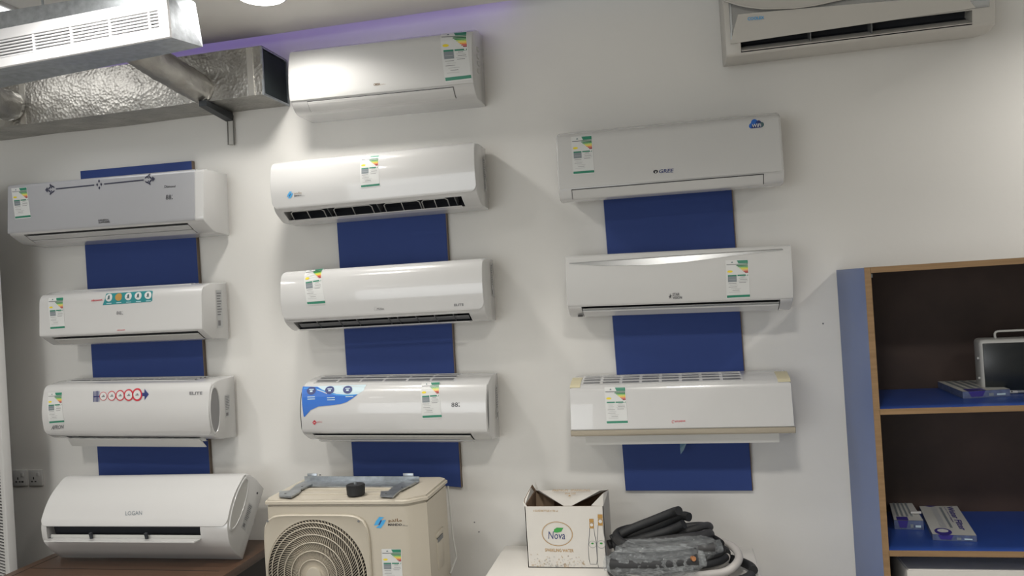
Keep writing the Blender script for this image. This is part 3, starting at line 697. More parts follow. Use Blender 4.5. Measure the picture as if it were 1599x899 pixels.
M_FOIL = foil('foil_insulation'); M_FOIL2 = foil('crinkled_foil', False)
t = empty('foil_duct', 'long silver foil wrapped duct under the purple wall band, open dark end', 'duct', (-1.65, 3.09, 2.655))
bm = bmesh.new(); x0, x1, y0, y1, z0, z1 = -2.7, 0, -.11, .105, 0, .207; nx = 90; prof = [(y1, z1)]+[(y0+(y1-y0)*(1-k/5), z1) for k in range(1, 5)]+[(y0, z1-(z1-z0)*k/8) for k in range(9)]+[(y0+(y1-y0)*k/6, z0) for k in range(1, 6)]+[(y1, z0)]
rows = []
for i in range(nx+1):
    x = x0+(x1-x0)*i/nx; r = []
    for y, z in prof:
        k = noise.noise(Vector((x*5, y*7, z*7)))*.006*(1 if i < nx-4 else .2); r.append(bm.verts.new((x, y+(k if y < .1 else 0)-(.0 if y > -.1 else .004*math.sin((z/.207)*PI)), z+(k if z < .19 else 0))))
    rows.append(r)
for A, B in zip(rows, rows[1:]):
    for k in range(len(prof)): bm.faces.new((A[k], A[(k+1) % len(prof)], B[(k+1) % len(prof)], B[k]))
bm.faces.new(rows[0]); bm_obj('duct_body', bm, M_FOIL, t, 50)
box('duct_mouth', -.012, -.004, -.105, .10, .006, .194, mat('dark_duct_lining', (.010, .017, .020), .8), t)['label'] = 'dark open end'
bm = bmesh.new()
for b_ in ((-.006, .003, -.114, -.106, -.003, .203), (-.006, .003, .098, .107, -.003, .203), (-.006, .003, -.106, .098, -.003, .004), (-.006, .003, -.106, .098, .196, .203)): bx(bm, *b_)
bm_obj('end_flange', bm, M_STEEL, t)
for xx in (-.055, -1.2): box('tape_band', xx-.014, xx+.014, -.1165, -.111, .0, .2, mat('foil_tape', (.62, .61, .58), .3, .9, bump=(30, .5, .004)), t)
# flexible hoses between the return box and the duct
def flex(label, pts, r, group='foil flexible duct hoses'):
    t = empty('flexible_duct', label, 'duct', pts[-1], group)
    pth = smooth_path([Vector(p_)-pts[-1] for p_ in pts], 10); bm = bmesh.new()
    tube(bm, pth, r, 28, rfun=lambda i, th, q: 1+.10*noise.noise(Vector((q.x*14, th*2.2, q.y*14)))+.06*noise.noise(Vector((i*.9, th*5, 3))))
    bm_obj('foil_sleeve', bm, M_FOIL2, t, 80)
    bm = bmesh.new(); tube(bm, [pth[-6], pth[-5], pth[-4]], r*1.04, 28, rfun=lambda i, th, q: 1+.05*noise.noise(Vector((i*.9, th*3, 3)))); bm_obj('tape_collar', bm, MATS['foil_tape'], t, 60)
    return t
flex('crinkled foil hose running down from the white grille box to the long duct', [at(196, 66, 2.62), at(232, 90, 2.72), at(270, 113, 2.84), at(300, 131, 2.93), at(318, 142, 3.0)], .062)
flex('crinkled foil hose at the left edge of the photo under the grille box', [at(-75, 120, 2.7), at(-35, 140, 2.78), at(-5, 160, 2.86), at(18, 165, 2.97)], .066)
# cantilever strut under the duct and its hanging loop
t = empty('wall_bracket', 'dark steel arm with an upright slotted strip under the foil duct', 'bracket', at(361, 180, 3.18), None)
A = at(316, 152, 2.95); B = at(358, 177, 3.19); o_ = t.location
A.z = 2.643; bm = bmesh.new(); hexa(bm, [Vector(q)-o_ for q in [(A.x-.018, A.y, 2.652), (A.x+.018, A.y, 2.652), (A.x+.018, A.y, 2.628), (A.x-.018, A.y, 2.628), (B.x-.018, B.y, 2.652), (B.x+.018, B.y, 2.652), (B.x+.018, B.y, 2.615), (B.x-.018, B.y, 2.615)]]); bm_obj('arm', bm, mat('dark_steel', (.05, .055, .06), .45, .7), t)
bm = bmesh.new(); q = [at(x_, y_, 3.188)-o_ for x_, y_ in ((355, 181), (356.5, 226), (365.5, 226), (364, 180))]
tube(bm, q, .003, 6); bm_obj('slotted_strip', bm, mat('strip_steel', (.25, .25, .24), .4, .8), t)
bm = bmesh.new(); hexa(bm, [q[0]+Vector((.004, .001, 0)), q[3]+Vector((-.004, .001, 0)), q[2]+Vector((-.004, .001, 0)), q[1]+Vector((.004, .001, 0)), q[0]+Vector((.004, .010, 0)), q[3]+Vector((-.004, .010, 0)), q[2]+Vector((-.004, .010, 0)), q[1]+Vector((.004, .010, 0))]); bm_obj('strip_back', bm, mat('strip_back_grey', (.50, .49, .46), .5), t)

# return air box with white slotted register
FY = 2.2; BY = 2.36
bl, br = at(-260, 154, FY), at(269, 59, FY); ZB = at(40, 12, FY).z; tr = at(261, -10, FY); tr.z = ZB; tl = Vector((bl.x, FY, ZB))
bbr = at(317, 73, BY); bbl = at(-260, 190, BY)
t = empty('air_handler_box', 'galvanised metal air box with a bright white slotted register at the top left', 'air handler', (br.x-.3, FY+.08, br.z)); o_ = t.location
bm = bmesh.new(); hexa(bm, [q-o_ for q in (tl, Vector((tr.x, FY, ZB)), br, bl, Vector((bbl.x, BY, ZB)), Vector((bbr.x-.02, BY, ZB)), bbr, bbl)]); bm_obj('box_body', bm, M_STEEL, t)
# register frame, local frame along the bottom edge
bx0 = bl; ux = (br-bl); L = ux.length; ux.normalize(); uz = Vector((-ux.z, 0, ux.x)); M_REG = mat('register_white', (.86, .86, .88), .35)
Hreg = (at(262, -2, FY)-br).dot(uz)*.96; Hreg = .128
def reg(name, u0, u1, v0, v1, d0, d1, m=M_REG):
    bm = bmesh.new(); f = lambda u, v, d: bx0+ux*u+uz*v+Vector((0, -d, 0))-o_
    hexa(bm, [f(u0, v1, d1), f(u1, v1, d1), f(u1, v0, d1), f(u0, v0, d1), f(u0, v1, d0), f(u1, v1, d0), f(u1, v0, d0), f(u0, v0, d0)]); bmesh.ops.bevel(bm, geom=list(bm.edges), offset=.0008, segments=1, affect='EDGES')
    return bm_obj(name, bm, m, t)
u1 = L-.036; vb, vt = .030, .092
reg('register_frame', 0, L, 0, vb, 0, .012); reg('register_frame', 0, L, vt, Hreg, 0, .012); reg('register_frame', u1, L, vb, vt, 0, .012)
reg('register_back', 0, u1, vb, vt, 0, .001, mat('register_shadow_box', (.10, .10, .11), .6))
for k in range(6): v = vb+(vt-vb)*(k+.5)/6; reg('slat', 0, u1, v-.0028, v+.0028, .003, .009)
for k in range(14):
    u = u1-.035-k*.147*1.0
    if u > .02: reg('register_bar', u-.004, u+.004, vb, vt, .002, .0105)
# hanger rods that carry the air box
for dx in (-.25, -1.1, .22):
    bm = bmesh.new(); tube(bm, [Vector((dx, 0, ZB-.01-o_.z)), Vector((dx, 0, ZC-o_.z))], .004, 8); bm_obj('hanger_rod', bm, M_STEEL, t)

# ------------------------------------------------------------------ louvred panel at the left edge
hinge = at(15, 899, 2.93); ang = math.radians(180-22)
t = empty('louvred_panel', 'tall white slatted panel standing at the left edge of the photo', 'panel', (hinge.x, hinge.y, 0), None, (0, 0, math.radians(-22)))
Wp = .75
box('frame_stile', -.040, 0, 0, .035, .0, 2.4, M_SATIN, t, .003); box('frame_stile', -Wp, -Wp+.062, 0, .035, 0, 2.4, M_SATIN, t, .003)
box('frame_rail', -Wp+.062, -.040, 0, .035, 1.16, 2.4, M_SATIN, t, .003); box('frame_rail', -Wp+.062, -.040, 0, .035, 0, .12, M_SATIN, t, .003)
box('dark_backing', -Wp+.062, -.040, .028, .034, .12, 1.16, M_DARK, t)
for k in range(72):
    z = .128+k*.0144; a_ = bmesh.new(); q = [(0.003, z), (.010, z+.003), (.010, z+.0055), (.003, z+.0050)]
    A = [a_.verts.new((-Wp+.062, y_, z_)) for y_, z_ in q]; B = [a_.verts.new((-.040, y_, z_)) for y_, z_ in q]
    for j in range(4): a_.faces.new((A[j], A[(j+1) % 4], B[(j+1) % 4], B[j]))
    a_.faces.new(A); a_.faces.new(B[::-1]); bm_obj('slat', a_, M_SATIN, t)

# ------------------------------------------------------------------ sockets
for i, (x0_, y0_) in enumerate(((23.5, 733.5), (48, 733))):
    c = at(x0_+9.7, y0_+12, 3.2); t = empty('wall_socket', ('white wall socket nearer the slatted panel, its plug hole dark at lower right' if i == 0 else 'white wall socket nearer the blue board, right of the pair'), 'socket', (c.x, 3.2, c.z), 'white wall sockets')
    box('plate', -.039, .039, -.010, 0, -.039, .039, M_SATIN, t, .003); box('rocker_switch', .008, .024, -.0135, -.009, .008, .027, M_WHITE, t, .0015)
    for hx, hz, a_, b_ in ((-.010, -.002, .003, .006), (-.020, -.018, .005, .003), (.0, -.018, .005, .003)): box('pin_hole', hx-a_, hx+a_, -.0106, -.0098, hz-b_, hz+b_, M_SEAM, t)
    if i == 0: box('indicator', .010, .022, -.0108, -.0098, -.022, -.014, M_SEAM, t)

# ------------------------------------------------------------------ desk
t = empty('desk', 'dark brown wooden desk corner at the bottom left under the leaning unit', 'desk', (-2.33, 2.3, 0))
X0, X1, Y0_, Y1_ = -2.832, -1.829, 1.3, 3.19; f = lambda x: x+2.33; g = lambda y: y-2.3
box('desk_top', f(X0), f(X1), g(Y0_), g(Y1_), .665, .70, M_DESK, t, .002)
for b_ in ((f(X0)+.045, f(X0)+.050, g(Y0_)+.05, g(Y1_)-.18), ): box('groove', b_[0], b_[1], b_[2], b_[3], .6995, .7006, M_DESKD, t)
box('groove', f(X0)+.05, f(X1)-.05, g(2.80), g(2.805), .6995, .7006, M_DESKD, t)
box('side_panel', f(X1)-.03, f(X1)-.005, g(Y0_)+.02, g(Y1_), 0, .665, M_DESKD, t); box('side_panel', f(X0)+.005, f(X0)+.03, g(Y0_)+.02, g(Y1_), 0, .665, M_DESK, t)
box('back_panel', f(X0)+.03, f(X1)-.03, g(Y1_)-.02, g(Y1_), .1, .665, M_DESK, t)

# ------------------------------------------------------------------ outdoor unit on a low stand
t = empty('equipment_stand', 'low dark stand under the beige outdoor unit, below the photo edge', 'stand', (-1.27, 2.86, 0))
box('stand_top', -.36, .34, -.18, .20, .39, .42, M_DESKD, t, .003)
for sx in (-.33, .28):
    for sy in (-.16, .15): box('leg', sx, sx+.03, sy, sy+.03, 0, .39, M_DESKD, t)
fy = 2.70; ox = (-1.27, 2.865, .42)
t = empty('outdoor_unit', 'beige outdoor condenser unit with round fan grille beside the desk', 'outdoor unit', ox); O = Vector(ox)
box('foot', -.26, -.20, -.15, .15, 0, .022, M_GREYD, t); box('foot', .16, .22, -.15, .15, 0, .022, M_GREYD, t)
XL, XF, XR = -1.597, -1.035, -.962; yb = 3.03; ZT = 1.016
def plan(bm, z0, z1, g_=0, mi=0):
    pts = [(XL-g_, fy+.025), (XL+.01-g_, fy-g_+.003), (XL+.03, fy-g_), (XF, fy-g_), (XF+.02, fy-g_+.008), (XR+g_, fy+.055), (XR+g_, yb+g_-.03), (XR-.03, yb+g_), (XL+.02, yb+g_), (XL-g_, yb+g_-.02)]
    A = [bm.verts.new((x-O.x, y-O.y, z0-O.z)) for x, y in pts]; B = [bm.verts.new((x-O.x, y-O.y, z1-O.z)) for x, y in pts]; n = len(pts)
    for k in range(n): bm.faces.new((A[k], A[(k+1) % n], B[(k+1) % n], B[k]))
    bm.faces.new(A[::-1]); return bm.faces.new(B)
bm = bmesh.new(); plan(bm, .442, ZT-.022); bmesh.ops.bevel(bm, geom=[e for e in bm.edges if abs(e.verts[0].co.z-e.verts[1].co.z) < 1e-4], offset=.006, segments=2, affect='EDGES'); bm_obj('cabinet', bm, M_BEIGE, t, 40)
bm = bmesh.new(); plan(bm, ZT-.018, ZT, .006); bmesh.ops.bevel(bm, geom=[e for e in bm.edges if e.verts[0].co.z > ZT-O.z-.001 and e.verts[1].co.z > ZT-O.z-.001], offset=.008, segments=3, affect='EDGES'); bm_obj('top_cover', bm, M_BEIGE, t, 40)
for (a_, b_) in ((-.27, .20),):
    for yy in (-.10, -.03, .04, .10): box('cover_rib', a_, b_, yy, yy+.03, ZT-O.z-.001, ZT-O.z+.003, M_BEIGE, t, .0015)
fx, fz = at(495.7, 898, fy).x, .737; fl = Vector((fx, fy, fz))-O
# raised square surround with round opening
bm = bmesh.new(); RO = .205; n = 64; S = .224; out = []; inn = []
for k in range(n):
    th = 2*PI*k/n; c_, s_ = math.cos(th), math.sin(th); e = 7; m_ = 1/((abs(c_)**e+abs(s_)**e)**(1/e))
    hx = S*.93 if c_ < 0 else S; out.append((c_*m_*hx, s_*m_*(S+.0))); inn.append((c_*RO*(1 if c_ > 0 else .98), s_*RO))
def ringv(pts, d, k=1): return [bm.verts.new((fl.x+a_*k, fl.y-d, fl.z+b_*k)) for a_, b_ in pts]
rs = [ringv(out, -.002), ringv(out, .010), ringv(out, .014, .985), ringv(out, .010, .95), ringv(inn, .010), ringv(inn, .0, .985)]
for A, B in zip(rs, rs[1:]):
    for k in range(n): bm.faces.new((A[k], A[(k+1) % n], B[(k+1) % n], B[k]))
bm_obj('fan_surround', bm, M_BEIGE, t, 40)
bm = bmesh.new(); disc_prism(bm, fl+Vector((0, -.001, 0)), (0, -1, 0), RO, .001, 48); bm_obj('fan_cavity', bm, mat('fan_cavity_dark', (.02, .018, .016), .7), t)
dome = lambda r: .012+.016*(1-(r/RO)**2)
for r in (.196, .178, .152, .123, .0925, .060):
    bm = bmesh.new(); d = dome(r); tube(bm, [fl+Vector((r*math.cos(2*PI*k/64), -d-.002, r*math.sin(2*PI*k/64))) for k in range(64)], .0022, 6, closed=True); bm_obj('grille_ring', bm, M_BEIGE, t, 60)
bm = bmesh.new(); disc_prism(bm, fl+Vector((0, -.020, 0)), (0, -1, 0), .034, .012, 32, .030); bm_obj('grille_hub', bm, M_BEIGE, t, 40)
bm = bmesh.new()
for j in range(96):
    pts = []
    for i in range(11):
        r = .032+(RO-.034)*i/10; th = 2*PI*j/96+.95*(i/10)
        pts.append(fl+Vector((r*math.cos(th), -dome(r)+.002, r*math.sin(th))))
    for pa, pb in zip(pts, pts[1:]):
        d = (pb-pa); nrm = Vector((-d.z, 0, d.x)).normalized()*.0011
        q = [bm.verts.new(v) for v in (pa-nrm, pa+nrm, pb+nrm, pb-nrm)]; bm.faces.new(q)
        q2 = [bm.verts.new(v) for v in (pa-nrm, pb-nrm, pb-nrm+Vector((0, .006, 0)), pa-nrm+Vector((0, .006, 0)))]; bm.faces.new(q2)
o = bm_obj('grille_vanes', bm, mat('grille_vane_plastic', (.44, .39, .31), .45), t); o['kind'] = 'stuff'
for sx in (-1, 1):
    bm = bmesh.new(); disc_prism(bm, fl+Vector((sx*.186, -.012, .200)), (0, -1, 0), .0045, .002, 12); bm_obj('screw', bm, M_GREYD, t)
# handle recess and valves on the right side
x_ = XR-O.x
bm = bmesh.new(); bx(bm, x_-.006, x_+.006, -.03, .06, .405, .425, .004); bx(bm, x_-.004, x_+.003, -.025, .055, .28, .40, .003); bm_obj('side_handle', bm, M_BEIGE, t, 40)
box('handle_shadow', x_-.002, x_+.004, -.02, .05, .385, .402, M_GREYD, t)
bm = bmesh.new(); tube(bm, [Vector((x_+.003, .155, .56)), Vector((x_+.010, .158, .35)), Vector((x_+.02, .158, .27)), Vector((x_+.004, .11, .22))], .004, 6); bm_obj('cable_wire', bm, M_LGREYP, t)
def wpl(TL, TR, BR, BL, y):
    c = [at(*q, y=y) for q in (TL, TR, BR, BL)]
    def f(u, v, off): p_ = (c[3]*(1-u)+c[2]*u)*(1-v)+(c[0]*(1-u)+c[1]*u)*v; return p_+Vector((0, -off, 0))-O
    return f
energy_print().build('energy_label', wpl((595.7, 856.7), (626.4, 856.5), (629.5, 912), (598.5, 912), fy), t, label='white efficiency sticker with green to red bars')
mando().build('logo', wpl((584, 806.5), (637, 806.5), (637, 824.5), (584, 824.5), fy), t, label='blue emblem with brown and black lettering')
# galvanised bracket on top
zt = ZT+.0035
t = empty('steel_bracket', 'galvanised steel mounting bracket lying on the beige outdoor unit', 'bracket', (-1.3, 2.93, zt)); o_ = t.location
def flat(name, pts, h=.004, z=0, m=M_STEEL):
    bm = bmesh.new(); A = [bm.verts.new((p_.x-o_.x, p_.y-o_.y, z)) for p_ in pts]; B = [bm.verts.new((p_.x-o_.x, p_.y-o_.y, z+h)) for p_ in pts]; n = len(pts)
    for k in range(n): bm.faces.new((A[k], A[(k+1) % n], B[(k+1) % n], B[k]))
    bm.faces.new(A[::-1]); bm.faces.new(B); return bm_obj(name, bm, m, t)
W = lambda x, y: at(x, y, z=zt)
flat('rail', [W(468, 760), W(640, 760.5), W(655, 752), W(476, 751.5)], .003)
fr = [W(476, 751.5), W(655, 752)]; bm = bmesh.new(); hexa(bm, [fr[0]-o_+Vector((0, -.002, .022)), fr[1]-o_+Vector((0, -.002, .022)), fr[1]-o_+Vector((0, -.002, 0)), fr[0]-o_+Vector((0, -.002, 0)), fr[0]-o_+Vector((0, .001, .022)), fr[1]-o_+Vector((0, .001, .022)), fr[1]-o_+Vector((0, .001, 0)), fr[0]-o_+Vector((0, .001, 0))]); bm_obj('rail_flange', bm, M_STEEL, t)
for pts in ([(436, 770), (436, 777), (455, 778.5), (469, 770), (471, 766), (488, 759), (476, 754), (462, 760), (452, 769)], [(595, 770), (594, 777), (614, 778), (624, 769), (641, 760), (650, 755), (634, 752), (614, 763), (606, 770)]):
    flat('bracket_arm', [W(*q) for q in pts], .006, .003)
for x_, y_ in ((446, 774), (472, 763), (603, 774), (628, 764)):
    q = W(x_, y_); bm = bmesh.new(); disc_prism(bm, (q.x-o_.x, q.y-o_.y, .0088), (0, 0, 1), .0045, .0006, 12); bm_obj('slot_hole', bm, M_SEAM, t)
for x_, y_ in ((488, 751), (638, 751)):
    q = W(x_, y_); box('hook_tab', q.x-o_.x-.022, q.x-o_.x+.022, q.y-o_.y-.001, q.y-o_.y+.004, .0, .032, M_STEEL, t, .001)
q = at(556, 772, z=zt)
t = empty('rubber_mount', 'black round rubber foot with a bolt standing on the beige outdoor unit', 'rubber foot', (q.x, q.y, zt))
bm = bmesh.new(); disc_prism(bm, (0, 0, 0), (0, 0, 1), .034, .040, 32, .036); bmesh.ops.bevel(bm, geom=[e for e in bm.edges if e.is_boundary is False and abs(e.verts[0].co.z-e.verts[1].co.z) < 1e-6], offset=.003, segments=2, affect='EDGES'); bm_obj('rubber_body', bm, M_BLACK, t, 40)
bm = bmesh.new(); disc_prism(bm, (0, 0, .039), (0, 0, 1), .006, .010, 12); bm_obj('bolt', bm, M_STEEL, t)

# ------------------------------------------------------------------ white table
t = empty('table', 'white table with a rounded edge at the bottom under the carton', 'table', (-.265, 2.6, 0))
box('table_top', -.50, .495, -.55, .54, .67, .70, M_TABLE, t, .006, 3)
for sx in (-.47, .42):
    for sy in (-.5, .45): box('leg', sx, sx+.045, sy, sy+.045, 0, .67, M_TABLE, t)

# ------------------------------------------------------------------ sparkling water carton
FL, FR = at(825, 884.5, z=.701), at(947, 888.6, z=.701); FL.y = FR.y = 2.888
FL = at(825, 884.5, y=2.888); FR = at(947, 888.6, y=2.888); TLc = at(819, 789.5, y=2.888); TRc = at(943, 791, y=2.888)
zt = (TLc.z+TRc.z)/2; x0 = (FL.x+TLc.x)/2; x1 = (FR.x+TRc.x)/2; DY = .235; zb = .7005
t = empty('carton', 'white sparkling water carton with torn open top on the white table', 'box', ((x0+x1)/2, 2.888, zb)); o_ = t.location; hw = (x1-x0)/2; H = zt-zb
def sheet(name, pts, th=.003, m=None, n_=None, parent=t, label=None):
    pts = [Vector(p_) for p_ in pts]; nn = (pts[1]-pts[0]).cross(pts[2]-pts[0]).normalized()*th; bm = bmesh.new(); n = len(pts)
    A = [bm.verts.new(p_) for p_ in pts]; B = [bm.verts.new(p_+nn) for p_ in pts]
    for k in range(n): f_ = bm.faces.new((A[k], A[(k+1) % n], B[(k+1) % n], B[k])); f_.material_index = 1
    fA = bm.faces.new(A[::-1]); fB = bm.faces.new(B); fA.material_index = 0; fB.material_index = 1
    me = bpy.data.meshes.new(name); bm.to_mesh(me); bm.free(); me.materials.append(M_CARD); me.materials.append(m or M_KRAFT); o = link(bpy.data.objects.new(name, me), parent)
    if label: o['label'] = label
    return o
# outside = first side, inside = kraft (normal points to the inside)
sheet('front_wall', [(-hw, 0, 0), (-hw, 0, H), (hw, 0, H), (hw, 0, 0)], .003)
sheet('right_wall', [(hw, 0, 0), (hw, 0, H), (hw, DY, H), (hw, DY, 0)], .003); sheet('left_wall', [(-hw, DY, 0), (-hw, DY, H), (-hw, 0, H), (-hw, 0, 0)], .003)
sheet('back_wall', [(hw, DY, 0), (hw, DY, H), (-hw, DY, H), (-hw, DY, 0)], .003); sheet('bottom', [(-hw, DY, 0), (-hw, 0, 0), (hw, 0, 0), (hw, DY, 0)], .003)
sheet('left_flap', [(-hw, DY, H+.001), (-hw-.004, DY*.8, H+.035), (-hw-.012, DY*.25, H+.012), (-hw, 0, H)], .002)
sheet('back_flap', [(hw-.005, DY, H), (hw-.03, DY-.055, H+.012), (.025, .030, H-.006), (-.005, .030, H-.006), (-hw+.025, DY-.045, H+.010), (-hw+.002, DY, H)], .002, M_CARD, label='white back flap folded to the front edge')
sheet('right_flap', [(hw, 0, H), (hw-.045, .006, H+.002), (hw-.012, DY*.6, H+.012), (hw, DY, H)], .002, M_CARD)
sheet('torn_corner', [(-hw+.001, DY*.98, H), (-hw+.001, DY, H+.035), (-hw+.012, DY, H+.004)], .002); sheet('torn_corner', [(-hw-.002, .0, H-.008), (-hw-.005, .004, H+.020), (-hw+.010, .0, H)], .002)
bm = bmesh.new(); prev = None
for k in range(9):
    x_ = -hw+.004+.075*k/8; z_ = H-.005-.018*(k/8)+random.uniform(-.006, .006); a_ = bm.verts.new((x_, DY-.012, z_)); b_ = bm.verts.new((x_, DY-.010-.02, H-.07))
    if prev: bm.faces.new((prev[0], a_, b_, prev[1]))
    prev = (a_, b_)
bm_obj('torn_liner', bm, mat('torn_board', (.34, .25, .17), .9, var=.2), t)
def wq(TL, TR, BR, BL, y):
    c = [at(*q, y=y) for q in (TL, TR, BR, BL)]
    return lambda u, v, off: (c[3]*(1-u)+c[2]*u)*(1-v)+(c[0]*(1-u)+c[1]*u)*v+Vector((0, -off, 0))-o_
fq = lambda a_, b_, c_, d_: wq(a_, b_, c_, d_, 2.888)
cp = lambda x, y: (x, 1-y)     # crop fractions
p = Print()
U = lambda x: (x-65)/(930-65); V_ = lambda y: 1-(y-205)/(870-205)
p.ring(U(410), V_(503), 170/865, 132/665, .045, 'gold', 1, 48); p.ring(U(410), V_(503), 158/865, 121/665, .01, 'lgrey', 1, 48)
p.text('Nova', U(308), U(495), V_(560), V_(478), 'navy', 1, shear=.15)
p.poly([(U(372), V_(485)), (U(378), V_(455)), (U(410), V_(435)), (U(482), V_(436)), (U(455), V_(478)), (U(410), V_(490))], 'leaf', 2)
p.text('SPARKLING WATER', U(265), U(580), V_(698), V_(664), 'gold', 1, bold=.01); p.text('6 GLASS BOTTLES X 750 ml', U(160), U(430), V_(266), V_(245), 'gold', 1)
for cx, s, yb_, yt in ((790, .88, 820, 335), (885, 1.0, 855, 285)):
    hh = yb_-yt; w_ = 52*s
    pl = [(cx-w_*.5, yt+hh*.2), (cx-w_*.62, yt+hh*.35), (cx-w_*1.05, yt+hh*.62), (cx-w_*.95, yt+hh*.9), (cx-w_*.75, yb_)]; pr_ = [(2*cx-a_, b_) for a_, b_ in pl]
    p.line([(U(a_), V_(b_)) for a_, b_ in pl+pr_[::-1]], .0042, 'tgrey', 1, 1.3)
    p.rect(U(cx-w_*.5), U(cx+w_*.5), V_(yt+hh*.08), V_(yt), 'gold', 2); p.rect(U(cx-w_*.5), U(cx+w_*.5), V_(yt+hh*.21), V_(yt+hh*.09), 'gold', 2); p.ellipse(U(cx), V_(yt+hh*.13), .022*s, .028*s, 'lwhite', 3)
    p.ring(U(cx), V_(yt+hh*.56), .052*s, .065*s, .08, 'grey', 2); p.ellipse(U(cx), V_(yt+hh*.54), .018*s, .014*s, 'leaf', 3)
random.seed(5)
for k in range(130):
    x_ = random.uniform(105, 700); y_ = 860-abs(random.gauss(0, 60)); r = random.uniform(2, 8)
    if y_ < 715: continue
    (p.ring if r > 4 else lambda a_, b_, c_, d_, e_, m_, L: p.ellipse(a_, b_, c_, d_, m_, L, 8))(U(x_), V_(y_), r/865, r/665, .3, random.choice(['gold', 'lgrey', 'tgrey', 'gold']), 1)
p.build('front_print', fq((819, 789.5), (943, 791), (947, 888.6), (825, 884.5)), t)
nv = lambda u, v, off: Vector((-hw*.45+hw*1.0*u, DY-.05-(1-v)*.07, H+.0115-(1-v)*.0085+off+.003))
Print().text('PREMIUM  SPARKLING', 0, 1, .7, 1, 'gold').text('WATER', .35, .65, .25, .5, 'gold').poly([(.46, 0), (.54, 0), (.5, .18)], 'gold').build('flap_print', nv, t)

# ------------------------------------------------------------------ hoses and pipes
def hose(label, pts, r, m, cat='hose', name='hose', n=8, closed=False, end=None, group=None, zmin=.7):
    ps = smooth_path([Vector(q) for q in pts], n, closed)
    for q in ps: q.z = max(q.z, zmin+r+.001)
    base = sum(ps, Vector())/len(ps); base.z = min(q.z for q in ps)-r
    bm = bmesh.new(); tube(bm, [q-base for q in ps], r, 14, closed)
    o = bm_obj(name, bm, m, None, 60); o.location = base; tag(o, label, cat, group); 
    return o
def coil(cx, cy, z, rx, ry, a0, a1, n=24, dz=0, tilt=0, wob=.0):
    return [Vector((cx+rx*math.cos(a0+(a1-a0)*k/n), cy+ry*math.sin(a0+(a1-a0)*k/n), z+dz*k/n+tilt*math.cos(a0+(a1-a0)*k/n)+wob*math.sin(3*k))) for k in range(n+1)]
# black insulated pipes at the top: flat hairpins running from lower left up to the right
HP = [('black foam pipe end highest in the pile, pointing up right', [(955, 842), (985, 826), (1020, 812), (1050, 800), (1060, 797)], 2.90, .0165),
      ('black foam pipe just below the highest end', [(950, 850), (985, 840), (1030, 822), (1062, 806), (1076, 807)], 2.935, .0165),
      ('black foam pipe stub third from the top of the pile', [(958, 853), (1000, 842), (1045, 828), (1068, 818)], 2.885, .0165)]
for lb, pp_, y_, r in HP: hose(lb, [at(x_, q_, y_+.03*math.sin(i)) for i, (x_, q_) in enumerate(pp_)], r, M_HOSE, 'foam pipe', 'foam_pipe')
lb = Print().text('BAKI', 0, 1, 0, 1, 'lwhite', 1)
hose('black foam loop bending round at the right of the pile', [at(x_, q_, y_) for x_, q_, y_ in ((962, 851, 2.95), (1000, 846, 2.93), (1045, 838, 2.93), (1085, 825, 2.95), (1104, 820, 3.0), (1108, 823, 3.06), (1095, 820, 3.09), (1070, 822, 3.08), (1040, 830, 3.06))], .0135, M_HOSEG, 'foam pipe', 'foam_pipe')
hose('thick charcoal foam pipe crossing above the plastic wrapped coil', [at(x_, q_, y_) for x_, q_, y_ in ((975, 848, 2.84), (1010, 847, 2.83), (1050, 842, 2.84), (1085, 838, 2.88), (1108, 833, 2.95), (1100, 838, 3.03), (1060, 846, 3.06))], .0165, M_HOSEG, 'foam pipe', 'foam_pipe')
ccx, ccy = .00, 2.90
hose('black pipe coil at the left of the pile behind the wrapped roll', coil(-.085, 2.90, .80, .19, .15, .2, 6.1, 30, .0, -.02), .0165, M_HOSE, 'foam pipe', 'foam_pipe')
hose('black pipe coil lowest on the table in front', coil(-.045, 2.83, .722, .25, .16, 0, 2*PI-.3, 36), .016, M_HOSE, 'foam pipe', 'foam_pipe')
hose('black pipe ring inside the pale grey loop', coil(-.045, 2.90, .757, .165, .13, 0, 2*PI-.3, 36), .015, M_HOSE, 'foam pipe', 'foam_pipe')
hose('pale grey drain hose looping round the right of the pile', [at(x_, q_, y_) for x_, q_, y_ in ((1118, 850, 3.02), (1132, 848, 2.99), (1147, 856, 2.93), (1154, 870, 2.86), (1146, 884, 2.80), (1128, 894, 2.77), (1090, 899, 2.72), (1050, 906, 2.70))], .0145, M_HOSEW, 'drain hose', 'drain_hose')
hose('pale grey drain hose end inside the first loop', [at(x_, q_, y_) for x_, q_, y_ in ((1120, 846, 3.0), (1134, 862, 2.93), (1132, 876, 2.87), (1115, 886, 2.83), (1080, 893, 2.80), (1050, 896, 2.78))], .0125, M_HOSEW, 'drain hose', 'drain_hose')
nt = M_FILM.node_tree; b = nt.nodes['Principled BSDF']; tc = nt.nodes.new('ShaderNodeTexCoord')   # paler alpha streaks: denser creases, and sparkle put into the film
mp = nt.nodes.new('ShaderNodeMapping'); mp.inputs['Scale'].default_value = (1, 2.2, 2.2); n_ = nt.nodes.new('ShaderNodeTexNoise'); n_.inputs['Scale'].default_value = 24; n_.inputs['Detail'].default_value = 4; n_.inputs['Distortion'].default_value = 1.2
rp = nt.nodes.new('ShaderNodeValToRGB'); e_ = rp.color_ramp.elements; e_[0].position = .455; e_[0].color = (.16,)*3+(1,); e_[1].position = .545; e_[1].color = (.16,)*3+(1,); k_ = e_.new(.5); k_.color = (.38,)*3+(1,)
nt.links.new(tc.outputs['Object'], mp.inputs[0]); nt.links.new(mp.outputs[0], n_.inputs['Vector']); nt.links.new(n_.outputs['Fac'], rp.inputs['Fac']); nt.links.new(rp.outputs['Color'], b.inputs['Alpha'])
